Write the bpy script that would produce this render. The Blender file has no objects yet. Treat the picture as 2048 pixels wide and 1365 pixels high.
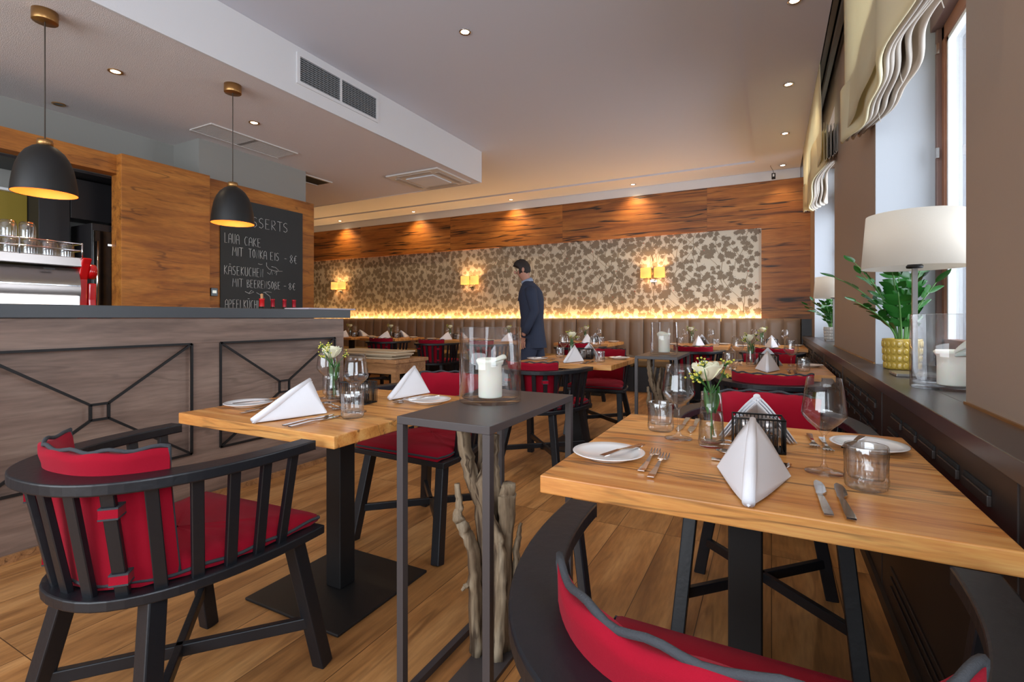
import bpy, math, random
from mathutils import Vector, Matrix
D = bpy.data
C = bpy.context.scene.collection
sc = bpy.context.scene
R = math.radians
rnd = random.Random(7)

# ------------------------------------------------------------ camera, world, exposure
cam_d = D.cameras.new('camera'); cam = D.objects.new('camera', cam_d); C.objects.link(cam)
cam_d.sensor_width = 36; cam_d.lens = 995 / 2048 * 36
cam_d.shift_y = -(637 - 682.5) / 2048 * -1
cam_d.clip_start = 0.03
cam.location = (0, 0, 1.10); cam.rotation_euler = (R(90), 0, R(27.55))
sc.camera = cam
sc.view_settings.view_transform = 'Standard'; sc.view_settings.look = 'None'
sc.view_settings.gamma = 1; sc.view_settings.use_curve_mapping = False
sc.view_settings.exposure = 0.0
w = D.worlds.new('sky'); sc.world = w; w.use_nodes = True
w.node_tree.nodes['Background'].inputs[0].default_value = (.80, .90, 1, 1)
w.node_tree.nodes['Background'].inputs[1].default_value = 1.25

def light(name, kind, loc, energy, color=(1, 1, 1), rot=(0, 0, 0), **k):
    l = D.lights.new(name, kind); l.energy = energy; l.color = color
    for a, b in k.items(): setattr(l, a, b)
    o = D.objects.new(name, l); C.objects.link(o); o.location = loc; o.rotation_euler = rot
    return o
DAY = (.86, .93, 1)
# area lamps for window daylight; the unseen ones behind the camera are added for brightness
light('daylight_window', 'AREA', (1.5, 2.5, 1.9), 85, DAY, (0, R(90), 0), shape='RECTANGLE', size=2.4, size_y=1.5)
light('daylight_window', 'AREA', (1.5, 6.3, 1.9), 150, DAY, (0, R(90), 0), shape='RECTANGLE', size=2.4, size_y=2.2)
light('daylight_window', 'AREA', (1.3, -.9, 1.9), 130, DAY, (0, R(90), 0), shape='RECTANGLE', size=2.4, size_y=1.8)  # added lamp at an unseen opening, brightens the near end of the room
light('added_front_light', 'AREA', (-2.6, -3.3, 1.75), 250, DAY, (R(90), 0, 0), shape='RECTANGLE', size=5.6, size_y=2.2)  # added lamp before the unseen front opening, fills the room from behind

# ------------------------------------------------------------ materials
def srgb(r, g, b):
    f = lambda c: ((c / 255 + .055) / 1.055) ** 2.4 if c > 10 else c / 255 / 12.92
    return (f(r), f(g), f(b), 1)
MATS = {}
def mat(name, col, rough=.5, metal=0, emit=None, es=0, spec=.5, bump=0, bscale=200, var=0, vscale=3, coat=0, sheen=0, trans=0):
    m = D.materials.new(name); m.use_nodes = True; n = m.node_tree.nodes; l = m.node_tree.links
    b = n['Principled BSDF']
    b.inputs['Base Color'].default_value = col; b.inputs['Roughness'].default_value = rough
    b.inputs['Metallic'].default_value = metal; b.inputs['Specular IOR Level'].default_value = spec
    b.inputs['Coat Weight'].default_value = coat; b.inputs['Sheen Weight'].default_value = sheen
    b.inputs['Transmission Weight'].default_value = trans
    if emit: b.inputs['Emission Color'].default_value = emit; b.inputs['Emission Strength'].default_value = es
    tc = n.new('ShaderNodeTexCoord')
    if bump:
        t = n.new('ShaderNodeTexNoise'); t.inputs['Scale'].default_value = bscale; t.inputs['Detail'].default_value = 3
        l.new(tc.outputs['Object'], t.inputs['Vector'])
        bp = n.new('ShaderNodeBump'); bp.inputs['Strength'].default_value = bump; bp.inputs['Distance'].default_value = .004
        l.new(t.outputs['Fac'], bp.inputs['Height']); l.new(bp.outputs[0], b.inputs['Normal'])
    if var:
        t = n.new('ShaderNodeTexNoise'); t.inputs['Scale'].default_value = vscale; t.inputs['Detail'].default_value = 5
        l.new(tc.outputs['Object'], t.inputs['Vector'])
        mx = n.new('ShaderNodeMixRGB'); mx.inputs[1].default_value = tuple(c * (1 - var) for c in col[:3]) + (1,)
        mx.inputs[2].default_value = tuple(min(1, c * (1 + var)) for c in col[:3]) + (1,)
        l.new(t.outputs['Fac'], mx.inputs[0]); l.new(mx.outputs[0], b.inputs['Base Color'])
    MATS[name] = m
    return m
def wood(name, cols, scale=(1, 12, 12), rough=.45, streak=.35, coord='Object', planks=None, coat=0, lines=.8, lw=.012):
    """cols: (dark, mid, light, crack).  The grain runs along the axis with the smallest scale."""
    m = D.materials.new(name); m.use_nodes = True; n = m.node_tree.nodes; l = m.node_tree.links
    b = n['Principled BSDF']; b.inputs['Roughness'].default_value = rough; b.inputs['Coat Weight'].default_value = coat
    b.inputs['Coat Roughness'].default_value = .25
    tc = n.new('ShaderNodeTexCoord'); vec = tc.outputs[coord]
    tint = None
    if planks:
        mp0 = n.new('ShaderNodeMapping'); mp0.inputs['Rotation'].default_value = planks['rot']
        l.new(vec, mp0.inputs[0])
        br = n.new('ShaderNodeTexBrick'); br.inputs['Scale'].default_value = 1
        br.inputs['Brick Width'].default_value = planks['len']; br.inputs['Row Height'].default_value = planks['wid']
        br.inputs['Mortar Size'].default_value = planks.get('gap', .0015); br.inputs['Mortar Smooth'].default_value = .3
        br.inputs['Color1'].default_value = (.0, .0, .0, 1); br.inputs['Color2'].default_value = (1, 1, 1, 1)
        br.inputs['Mortar'].default_value = (.5, .5, .5, 1)
        br.offset = .37; br.offset_frequency = 1
        l.new(mp0.outputs[0], br.inputs['Vector'])
        tint = br
        # shift the grain by plank
        sh = n.new('ShaderNodeVectorMath'); sh.operation = 'SCALE'; sh.inputs['Scale'].default_value = 7
        l.new(br.outputs['Color'], sh.inputs[0])
        ad = n.new('ShaderNodeVectorMath'); ad.operation = 'ADD'; l.new(vec, ad.inputs[0]); l.new(sh.outputs[0], ad.inputs[1])
        vec = ad.outputs[0]
    mp = n.new('ShaderNodeMapping'); mp.inputs['Scale'].default_value = scale; l.new(vec, mp.inputs[0])
    t1 = n.new('ShaderNodeTexNoise'); t1.inputs['Scale'].default_value = 1.3; t1.inputs['Detail'].default_value = 6; t1.inputs['Distortion'].default_value = .9
    l.new(mp.outputs[0], t1.inputs['Vector'])
    r1 = n.new('ShaderNodeValToRGB'); e = r1.color_ramp.elements
    e[0].position = .3; e[0].color = cols[0]; e[1].position = .72; e[1].color = cols[2]
    x = e.new(.5); x.color = cols[1]
    l.new(t1.outputs['Fac'], r1.inputs[0])
    mp2 = n.new('ShaderNodeMapping'); mp2.inputs['Scale'].default_value = tuple(s * 7 for s in scale); l.new(vec, mp2.inputs[0])
    t2 = n.new('ShaderNodeTexNoise'); t2.inputs['Scale'].default_value = 2; t2.inputs['Detail'].default_value = 4
    l.new(mp2.outputs[0], t2.inputs['Vector'])
    mx = n.new('ShaderNodeMixRGB'); mx.blend_type = 'OVERLAY'; mx.inputs[0].default_value = .4
    l.new(r1.outputs[0], mx.inputs[1]); l.new(t2.outputs['Fac'], mx.inputs[2])
    mp3 = n.new('ShaderNodeMapping'); mp3.inputs['Scale'].default_value = tuple(s * .8 for s in scale); mp3.inputs['Location'].default_value = (5, 3, 1); l.new(vec, mp3.inputs[0])
    t3 = n.new('ShaderNodeTexNoise'); t3.inputs['Scale'].default_value = 2.4; t3.inputs['Detail'].default_value = 5; t3.inputs['Distortion'].default_value = .6
    l.new(mp3.outputs[0], t3.inputs['Vector'])
    r3 = n.new('ShaderNodeValToRGB'); e = r3.color_ramp.elements
    e[0].position = .60; e[0].color = (0, 0, 0, 1); e[1].position = .72; e[1].color = (1, 1, 1, 1)
    l.new(t3.outputs['Fac'], r3.inputs[0])
    ml = n.new('ShaderNodeMath'); ml.operation = 'MULTIPLY'; ml.inputs[1].default_value = streak
    l.new(r3.outputs[0], ml.inputs[0])
    m2 = n.new('ShaderNodeMixRGB'); m2.inputs[2].default_value = cols[3]
    l.new(ml.outputs[0], m2.inputs[0]); l.new(mx.outputs[0], m2.inputs[1])
    out = m2.outputs[0]
    if lines:
        mp4 = n.new('ShaderNodeMapping'); mp4.inputs['Scale'].default_value = tuple(q * .55 for q in scale); mp4.inputs['Location'].default_value = (2, 8, 4); l.new(vec, mp4.inputs[0])
        t4 = n.new('ShaderNodeTexNoise'); t4.inputs['Scale'].default_value = 1.6; t4.inputs['Detail'].default_value = 3; t4.inputs['Distortion'].default_value = .3
        l.new(mp4.outputs[0], t4.inputs['Vector'])
        a1 = n.new('ShaderNodeMath'); a1.operation = 'SUBTRACT'; a1.inputs[1].default_value = .5; l.new(t4.outputs['Fac'], a1.inputs[0])
        a2 = n.new('ShaderNodeMath'); a2.operation = 'ABSOLUTE'; l.new(a1.outputs[0], a2.inputs[0])
        a3 = n.new('ShaderNodeMapRange'); a3.inputs['From Min'].default_value = lw * .3; a3.inputs['From Max'].default_value = lw; a3.inputs['To Min'].default_value = 1; a3.inputs['To Max'].default_value = 0; l.new(a2.outputs[0], a3.inputs['Value'])
        a4 = n.new('ShaderNodeMapRange'); a4.inputs['From Min'].default_value = .42; a4.inputs['From Max'].default_value = .55; a4.inputs['To Max'].default_value = lines; l.new(t3.outputs['Fac'], a4.inputs['Value'])
        a5 = n.new('ShaderNodeMath'); a5.operation = 'MULTIPLY'; l.new(a3.outputs[0], a5.inputs[0]); l.new(a4.outputs[0], a5.inputs[1])
        m4 = n.new('ShaderNodeMixRGB'); m4.inputs[2].default_value = cols[3]; l.new(a5.outputs[0], m4.inputs[0]); l.new(out, m4.inputs[1]); out = m4.outputs[0]
    if tint:
        hs = n.new('ShaderNodeHueSaturation'); rm = n.new('ShaderNodeMapRange')
        rm.inputs['To Min'].default_value = planks.get('lo', .86); rm.inputs['To Max'].default_value = planks.get('hi', 1.14)
        l.new(tint.outputs['Color'], rm.inputs['Value']); l.new(rm.outputs[0], hs.inputs['Value']); l.new(out, hs.inputs['Color'])
        m3 = n.new('ShaderNodeMixRGB'); m3.inputs[2].default_value = tuple(c * .35 for c in cols[0][:3]) + (1,)
        l.new(tint.outputs['Fac'], m3.inputs[0]); l.new(hs.outputs[0], m3.inputs[1]); out = m3.outputs[0]
    l.new(out, b.inputs['Base Color'])
    bp = n.new('ShaderNodeBump'); bp.inputs['Strength'].default_value = .12; bp.inputs['Distance'].default_value = .002
    l.new(t2.outputs['Fac'], bp.inputs['Height']); l.new(bp.outputs[0], b.inputs['Normal'])
    MATS[name] = m
    return m
def glass(name, tint=(1, 1, 1, 1), edge=.42, body=.01, rough=.02):
    """thin clear glass: straight-through transmission mixed with mirror reflection by angle"""
    m = D.materials.new(name); m.use_nodes = True; n = m.node_tree.nodes; l = m.node_tree.links
    n.remove(n['Principled BSDF']); out = n['Material Output']
    tr = n.new('ShaderNodeBsdfTransparent'); gl = n.new('ShaderNodeBsdfGlossy'); gl.inputs['Roughness'].default_value = rough
    lw = n.new('ShaderNodeLayerWeight'); lw.inputs['Blend'].default_value = .5
    rp = n.new('ShaderNodeValToRGB'); e = rp.color_ramp.elements
    e[0].position = 0; e[0].color = (tint[0], tint[1], tint[2], 1); e[1].position = 1; e[1].color = (tint[0] * edge, tint[1] * edge, tint[2] * edge, 1)
    x = e.new(.75); x.color = tuple(c * .97 for c in tint[:3]) + (1,)
    l.new(lw.outputs['Facing'], rp.inputs[0]); l.new(rp.outputs[0], tr.inputs['Color'])
    pw = n.new('ShaderNodeMath'); pw.operation = 'POWER'; pw.inputs[1].default_value = 3; l.new(lw.outputs['Facing'], pw.inputs[0])
    ad = n.new('ShaderNodeMath'); ad.operation = 'MULTIPLY_ADD'; ad.use_clamp = True; ad.inputs[1].default_value = .7; ad.inputs[2].default_value = .045 + body
    l.new(pw.outputs[0], ad.inputs[0])
    mx = n.new('ShaderNodeMixShader'); l.new(ad.outputs[0], mx.inputs[0]); l.new(tr.outputs[0], mx.inputs[1]); l.new(gl.outputs[0], mx.inputs[2])
    l.new(mx.outputs[0], out.inputs['Surface'])
    MATS[name] = m
    return m

M_oak = wood('honey_oak', (srgb(190, 118, 54), srgb(216, 150, 80), srgb(230, 174, 104), srgb(90, 58, 40)), (1.3, 15, 15), .38, .7, lines=.7, lw=.022)
M_oakend = M_oak
M_wall_oak = wood('rustic_oak_panel', (srgb(120, 66, 22), srgb(164, 98, 38), srgb(188, 122, 54), srgb(36, 18, 8)), (.55, .55, 9), .45, .95,
                  planks=dict(rot=(R(90), 0, 0), len=2.4, wid=.52, lo=.8, hi=1.12, gap=.001), lines=.95, lw=.03)
M_tower = wood('bar_oak_panel', (srgb(134, 76, 26), srgb(168, 102, 36), srgb(188, 122, 50), srgb(60, 32, 12)), (7, .9, 7), .55, .6, lines=.5)
M_bar = wood('grey_walnut_panel', (srgb(104, 84, 74), srgb(132, 110, 98), srgb(152, 130, 116), srgb(78, 62, 54)), (5, .5, 5), .42, .4, lines=.35)
M_floor = wood('oak_floorboards', (srgb(142, 94, 50), srgb(180, 126, 72), srgb(200, 148, 92), srgb(92, 56, 28)), (6, .7, 6), .45, .4, lines=.35, lw=.02,
               planks=dict(rot=(0, 0, R(90)), len=1.9, wid=.24, lo=.82, hi=1.12, gap=.0018))
M_drift = wood('driftwood', (srgb(92, 70, 50), srgb(150, 130, 104), srgb(178, 162, 138), srgb(60, 42, 26)), (14, 14, 1.6), .8, .7, lines=.9, lw=.04)
M_sideboard = wood('sideboard_oak', (srgb(130, 88, 54), srgb(160, 114, 72), srgb(178, 130, 88), srgb(80, 50, 30)), (1.4, 12, 12), .5, .4)
M_black = mat('black_stained_wood', srgb(21, 23, 28), .42, bump=.15, bscale=60)
M_blackmetal = mat('black_powder_coated_metal', srgb(20, 19, 20), .5)
M_brownmetal = mat('brown_grey_metal', srgb(72, 66, 66), .42, spec=.5)
M_red = mat('crimson_felt', srgb(150, 8, 34), .95, spec=.2, sheen=.04, bump=.25, bscale=700, var=.12, vscale=14)
M_piping = mat('charcoal_felt_trim', srgb(58, 60, 64), .9, bump=.3, bscale=400)
M_white = mat('white_paint', srgb(224, 223, 224), .75, bump=.06, bscale=120)
M_ceil = mat('ceiling_plaster', srgb(208, 209, 218), .85, bump=.08, bscale=90)
M_rough = mat('rough_ceiling_plaster', srgb(230, 222, 220), .9, bump=.9, bscale=190)
M_pillar = mat('taupe_wall_paint', srgb(152, 132, 116), .55, bump=.06, bscale=150)
M_reveal = mat('pale_reveal_paint', srgb(176, 180, 186), .7)
M_grey = mat('grey_wall_paint', srgb(150, 148, 142), .8, bump=.05, bscale=120)
M_counter = mat('anthracite_worktop', srgb(74, 78, 82), .4)
M_sill = mat('dark_sill_laminate', srgb(66, 58, 56), .3)
M_clad = mat('dark_brown_cladding', srgb(46, 36, 32), .45)
M_dark = mat('dark_void', srgb(14, 13, 13), .8)
M_leather = mat('brown_leather', srgb(150, 122, 98), .40, bump=.25, bscale=9, var=.12, vscale=3)
M_seatleather = mat('olive_leather', srgb(132, 102, 56), .5, bump=.2, bscale=9)
M_seam = mat('leather_seam', srgb(84, 62, 44), .6)
M_paper = mat('wallpaper_ground', srgb(206, 196, 176), .42, metal=.15)
M_leaf = mat('wallpaper_leaf', srgb(134, 120, 100), .55)
M_stem = mat('wallpaper_stem', srgb(158, 142, 118), .55)
M_berry = mat('wallpaper_berry', srgb(176, 84, 66), .6)
M_porcelain = mat('white_porcelain', srgb(238, 238, 238), .12, coat=.4)
M_linen = mat('white_linen', srgb(236, 236, 240), .85, bump=.15, bscale=500)
M_steel = mat('polished_steel', srgb(205, 200, 196), .12, metal=1)
M_brushed = mat('brushed_steel', srgb(176, 168, 164), .28, metal=1)
M_chrome = mat('chrome', srgb(220, 222, 226), .08, metal=1)
M_glass = glass('thin_clear_glass')
M_thick = glass('cut_glass', (.965, .975, .98, 1), .5, .10, .08)
M_pane = glass('window_glass', (.97, .98, 1, 1), .6, .02)
M_water = glass('water', (.93, .96, .97, 1), .5, .03)
M_wax = mat('white_wax', srgb(238, 234, 220), .5); MATS['white_wax'].node_tree.nodes['Principled BSDF'].inputs['Subsurface Weight'].default_value = .25
M_wick = mat('wick', srgb(30, 28, 26), .9)
M_rose = mat('cream_rose_petal', srgb(238, 236, 206), .6, sheen=.2)
M_green = mat('leaf_green', srgb(52, 104, 44), .45, var=.25, vscale=20)
M_zz = mat('glossy_plant_leaf', srgb(34, 92, 30), .25, var=.3, vscale=9)
M_stemg = mat('stem_green', srgb(82, 128, 62), .5)
M_yel = mat('yellow_filler_flower', srgb(206, 200, 84), .7)
M_potY = mat('mustard_glazed_ceramic', srgb(186, 156, 66), .25, coat=.5)
M_potW = mat('white_glazed_ceramic', srgb(200, 196, 188), .4)
M_soil = mat('soil', srgb(50, 38, 28), .95, bump=.8, bscale=60)
M_shade = mat('cream_lampshade', srgb(232, 224, 212), .8, bump=.15, bscale=300)
M_lampmetal = mat('lamp_metal', srgb(150, 146, 142), .3, metal=.8)
M_pendant = mat('matt_black_pendant', srgb(26, 25, 24), .45)
M_copper = mat('copper_inside', srgb(216, 130, 62), .4, metal=.4)
M_brass = mat('brushed_brass', srgb(176, 134, 84), .35, metal=.9)
M_cord = mat('textile_cord', srgb(70, 60, 52), .8)
M_chalk = mat('chalkboard', srgb(54, 56, 56), .8, var=.15, vscale=4)
M_chalkw = mat('chalk_writing', srgb(206, 206, 202), .95)
M_redglass = mat('red_painted_metal', srgb(206, 10, 14), .15, coat=.8)
M_capred = mat('wine_foil_red', srgb(168, 22, 40), .35, metal=.3)
M_capred2 = mat('bright_red_foil', srgb(210, 20, 24), .35)
M_bottle = mat('dark_bottle_glass', srgb(20, 22, 14), .1, coat=.5)
M_cork = mat('cork', srgb(196, 150, 106), .9, bump=.6, bscale=200)
M_curtain = mat('cream_curtain', srgb(244, 236, 208), .85, bump=.2, bscale=60)
M_curtain2 = mat('curtain_lining', srgb(226, 218, 208), .85, bump=.2, bscale=60)
for m_ in (M_curtain, M_curtain2, M_shade):
    n_ = m_.node_tree.nodes; tl = n_.new('ShaderNodeBsdfTranslucent'); tl.inputs[0].default_value = n_['Principled BSDF'].inputs['Base Color'].default_value
    mx_ = n_.new('ShaderNodeMixShader'); mx_.inputs[0].default_value = .5
    m_.node_tree.links.new(n_['Principled BSDF'].outputs[0], mx_.inputs[1]); m_.node_tree.links.new(tl.outputs[0], mx_.inputs[2]); m_.node_tree.links.new(mx_.outputs[0], n_['Material Output'].inputs['Surface'])
M_winwood = mat('window_hardwood', srgb(150, 98, 70), .45, var=.15, vscale=12)
M_wing = mat('window_frame_lilac', srgb(128, 100, 92), .5)
M_winwhite = mat('white_lacquer', srgb(236, 238, 240), .35)
M_stucco = mat('exterior_stucco', srgb(142, 143, 146), .9, bump=.6, bscale=30, var=.1, vscale=2)
M_yellowwall = mat('mustard_wall', srgb(142, 120, 36), .7)
M_cab = mat('black_cabinet', srgb(32, 30, 32), .4)
M_fridge = mat('fridge_glass_door', srgb(8, 12, 12), .12, coat=.4)
M_rail = mat('curtain_rail_steel', srgb(110, 108, 102), .45, metal=.6)
M_filter = mat('plastic_white', srgb(214, 208, 202), .5)
M_suit = mat('navy_wool_suit', srgb(44, 52, 72), .85, bump=.15, bscale=300)
M_skin = mat('skin', srgb(186, 134, 112), .55)
M_hair = mat('dark_hair', srgb(36, 26, 22), .7, bump=.6, bscale=120)
M_shirt = mat('pale_blue_shirt', srgb(150, 164, 188), .8)
M_shoe = mat('black_shoe', srgb(18, 17, 18), .3)
M_menu = mat('kraft_menu_cover', srgb(186, 166, 138), .7)
M_paperc = mat('lilac_paper', srgb(190, 184, 198), .6)
M_salt = mat('salt', srgb(226, 224, 220), .8)
M_pepper = mat('peppercorns', srgb(40, 32, 28), .8, bump=1, bscale=200)
def emis(name, col, s):
    return mat(name, col, .5, emit=col, es=s)
M_bulb = emis('warm_lamp_glow', (1, .80, .50, 1), 22)
M_led = emis('led_strip_glow', (1, .62, .22, 1), 7)
M_sconce = mat('backlit_sconce_shade', srgb(240, 180, 96), .8, emit=(1, .50, .12, 1), es=1.0)
M_tube = emis('machine_light_panel', (.92, .97, 1, 1), 1.6)
M_offlamp = mat('unlit_lamp', srgb(110, 108, 106), .3, metal=.5)
M_stone = mat('display_black', srgb(22, 24, 24), .25)
M_lcd = emis('display_digits', (.75, .8, .75, 1), .5)

# ------------------------------------------------------------ mesh builder
class MB:
    def __init__(s): s.v = []; s.f = []; s.mi = []; s.sm = []
    def add(s, vs, fs, m=0, smooth=False, M=None):
        o = len(s.v)
        for p in vs:
            p = Vector(p)
            if M: p = M @ p
            s.v.append(tuple(p))
        for f in fs:
            s.f.append(tuple(i + o for i in f)); s.mi.append(m); s.sm.append(smooth)
        return s
    def box(s, x0, x1, y0, y1, z0, z1, m=0, M=None):
        vs = [(x0, y0, z0), (x1, y0, z0), (x1, y1, z0), (x0, y1, z0), (x0, y0, z1), (x1, y0, z1), (x1, y1, z1), (x0, y1, z1)]
        return s.add(vs, [(3, 2, 1, 0), (4, 5, 6, 7), (0, 1, 5, 4), (1, 2, 6, 5), (2, 3, 7, 6), (3, 0, 4, 7)], m, False, M)
    def bar(s, a, b, w, h, up=(0, 0, 1), m=0, w2=None, h2=None):
        """square bar from a to b"""
        a = Vector(a); b = Vector(b); d = (b - a).normalized(); u = Vector(up)
        if abs(d.dot(u)) > .98: u = Vector((0, 1, 0))
        x = d.cross(u).normalized(); y = x.cross(d).normalized()
        w2 = w2 or w; h2 = h2 or h
        vs = []
        for p, ww, hh in ((a, w, h), (b, w2, h2)):
            for sx, sy in ((-1, -1), (1, -1), (1, 1), (-1, 1)):
                vs.append(p + x * sx * ww / 2 + y * sy * hh / 2)
        return s.add(vs, [(3, 2, 1, 0), (4, 5, 6, 7), (0, 1, 5, 4), (1, 2, 6, 5), (2, 3, 7, 6), (3, 0, 4, 7)], m)
    def lathe(s, prof, seg=24, m=0, M=None, smooth=True, cap0=False, cap1=False, rfun=None):
        vs = []; fs = []
        for k, (r, z) in enumerate(prof):
            for i in range(seg):
                a = 2 * math.pi * i / seg; rr = r * (rfun(a, k) if rfun else 1)
                vs.append((rr * math.cos(a), rr * math.sin(a), z))
        for k in range(len(prof) - 1):
            for i in range(seg):
                j = (i + 1) % seg
                fs.append((k * seg + i, k * seg + j, (k + 1) * seg + j, (k + 1) * seg + i))
        if cap0: fs.append(tuple(reversed(range(seg))))
        if cap1: fs.append(tuple(range((len(prof) - 1) * seg, len(prof) * seg)))
        return s.add(vs, fs, m, smooth, M)
    def tube(s, pts, rad, seg=8, m=0, caps=True, smooth=True, rf=None):
        pts = [Vector(p) for p in pts]; n = len(pts)
        if not hasattr(rad, '__len__'): rad = [rad] * n
        vs = []; fs = []; prev = None
        for k, p in enumerate(pts):
            t = (pts[min(k + 1, n - 1)] - pts[max(k - 1, 0)])
            if t.length < 1e-9: t = Vector((0, 0, 1))
            t.normalize()
            if prev is None:
                u = Vector((0, 0, 1)) if abs(t.z) < .9 else Vector((1, 0, 0))
                x = t.cross(u).normalized()
            else:
                x = (prev - t * prev.dot(t))
                x = x.normalized() if x.length > 1e-6 else t.cross(Vector((0, 0, 1))).normalized()
            prev = x; y = t.cross(x)
            for i in range(seg):
                a = 2 * math.pi * i / seg; r = rad[k] * (rf(k, a) if rf else 1)
                vs.append(p + (x * math.cos(a) + y * math.sin(a)) * r)
        for k in range(n - 1):
            for i in range(seg):
                j = (i + 1) % seg
                fs.append((k * seg + i, k * seg + j, (k + 1) * seg + j, (k + 1) * seg + i))
        if caps:
            fs.append(tuple(reversed(range(seg)))); fs.append(tuple(range((n - 1) * seg, n * seg)))
        return s.add(vs, fs, m, smooth)
    def prism(s, poly, z0, z1, m=0, M=None):
        n = len(poly)
        vs = [(x, y, z0) for x, y in poly] + [(x, y, z1) for x, y in poly]
        fs = [tuple(reversed(range(n))), tuple(range(n, 2 * n))] + [(i, (i + 1) % n, (i + 1) % n + n, i + n) for i in range(n)]
        return s.add(vs, fs, m, False, M)
    def grid(s, rows, m=0, smooth=True, closed=False, M=None):
        nr = len(rows); nc = len(rows[0]); vs = [p for r in rows for p in r]; fs = []
        for i in range(nr - 1):
            for j in range(nc if closed else nc - 1):
                k = (j + 1) % nc
                fs.append((i * nc + j, i * nc + k, (i + 1) * nc + k, (i + 1) * nc + j))
        return s.add(vs, fs, m, smooth, M)
    def build(s, name, mats, parent=None, bevel=0, sub=0, solid=0, seg=2):
        me = D.meshes.new(name)
        me.from_pydata(s.v, [], s.f); me.update()
        if not isinstance(mats, (list, tuple)): mats = [mats]
        for m in mats: me.materials.append(m)
        me.polygons.foreach_set('material_index', s.mi); me.polygons.foreach_set('use_smooth', s.sm)
        o = D.objects.new(name, me); C.objects.link(o)
        if parent: o.parent = parent
        if solid:
            q = o.modifiers.new('s', 'SOLIDIFY'); q.thickness = solid; q.offset = 0
        if bevel:
            q = o.modifiers.new('b', 'BEVEL'); q.width = bevel; q.segments = seg; q.limit_method = 'ANGLE'; q.angle_limit = R(40)
        if sub:
            q = o.modifiers.new('u', 'SUBSURF'); q.levels = sub; q.render_levels = sub
        return o
def T(x, y, z, rz=0, rx=0, ry=0): return Matrix.Translation((x, y, z)) @ Matrix.Rotation(rz, 4, 'Z') @ Matrix.Rotation(rx, 4, 'X') @ Matrix.Rotation(ry, 4, 'Y')
def tag(o, label, cat, group=None, kind=None):
    o['label'] = label; o['category'] = cat
    if group: o['group'] = group
    if kind: o['kind'] = kind
    return o
def struct(name, mb, m, label=None, parent=None, **k):
    o = mb.build(name, m, parent, **k)
    if not parent: o['kind'] = 'structure'
    if label: o['label'] = label; 
    return o
def empty(name, loc=(0, 0, 0), rz=0):
    o = D.objects.new(name, None); C.objects.link(o); o.location = loc; o.rotation_euler = (0, 0, rz); o.empty_display_size = .05
    return o
def kids(o): return [c for c in D.objects if c.parent == o]
def copy_tree(o, parent=None, skip=()):
    c = o.copy(); C.objects.link(c); c.parent = parent
    for k in (KIDS[o.name] if o.name in KIDS else kids(o)): copy_tree(k, c)
    return c
KIDS = {}
def freeze(o):
    KIDS[o.name] = kids(o)
    for k in KIDS[o.name]: freeze(k)

# ------------------------------------------------------------ room shell
YB = 8.30; XW = .49; ZC = 3.27
struct('floor', MB().box(-10.6, .76, -3.6, 8.5, -.1, 0), M_floor, 'light oak floorboards')
# ceiling: flat tray, lower margins, lowered bar ceiling
struct('ceiling', MB().box(-10.6, -.2035, -3.6, 7.70, ZC + .025, ZC + .2), M_ceil, 'smooth white ceiling tray')
struct('ceiling', MB().box(-10.6, .366, 7.70, YB, ZC, ZC + .2).box(-.2035, .366, -3.6, 7.70, ZC, ZC + .2), M_ceil, 'ceiling margin along the back and the windows')
struct('ceiling', MB().box(-10.6, -3.40, -3.6, 5.61, 2.889, ZC + .02, 0), [M_rough, M_white], 'lowered rough plaster ceiling above the bar')
struct('trim_1', MB().box(-3.40, -3.385, -3.6, 5.625, 2.885, ZC + .024).box(-10.6, -3.40, 5.61, 5.625, 2.885, ZC + .024), M_white, 'white bulkhead face')
struct('trim_2', MB().box(.366, .76, -3.6, YB, 3.42, 3.5), M_dark, 'dark curtain recess above the windows')
# window wall: pillars, parapet, lintel
wins = [(-2.2, .35), (1.85, 3.252), (5.177, 7.47)]
p = MB(); yy = -3.6
for a, b in wins + [(YB + .1, None)]:
    p.box(XW, 1.02, yy, a, 0, 3.5); yy = b if b else yy
struct('wall_right', p, M_pillar, 'taupe painted piers between the windows')
pr = MB()
for a, b in wins:
    pr.box(XW + .01, 1.02, a, b, 0, .80); pr.box(XW + .01, 1.02, a, b, 3.0, 3.5)
struct('wall_right', pr, M_pillar, 'wall below and above the windows')
pr = MB()
for a, b in wins:
    pr.box(XW + .002, .98, a - .0, a + .004, .857, 3.0); pr.box(XW + .002, .98, b - .004, b, .857, 3.0)
struct('trim_3', pr, M_reveal, 'pale painted window reveals')
struct('wall_back', MB().box(-10.6, 1.02, YB + .0, YB + .2, 0, 3.5), M_white, 'back wall behind the bench')
struct('wall_left', MB().box(-10.8, -10.6, -3.6, 8.5, 0, 3.5), M_grey, 'grey far left wall')
struct('wall_front', MB().box(-10.6, 1.02, -3.75, -3.6, 0, .6).box(-10.6, 1.02, -3.75, -3.6, 2.95, 3.5).box(-10.6, -5.6, -3.75, -3.6, .6, 2.95).box(.3, 1.02, -3.75, -3.6, .6, 2.95), M_white, 'unseen front wall with wide window opening added for light')  # out of view; its opening is added to light the enclosed room
# walls behind the bar
struct('wall_bar', MB().box(-5.60, -5.48, -3.6, 2.94, 0, 2.9).box(-5.60, -5.04, 2.94, 4.22, 0, 2.9), M_grey, 'grey wall and pier behind the bar')
# skirting
struct('baseboard_right', MB().box(.372, .386, -3.6, YB, 0, .05), M_clad)
struct('trim_4', MB().box(XW - .006, XW + .001, -3.6, 1.85, .857, .864).box(XW - .006, XW + .001, 3.252, 5.177, .857, .864), M_brass, 'thin joint line at the foot of the piers')

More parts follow.
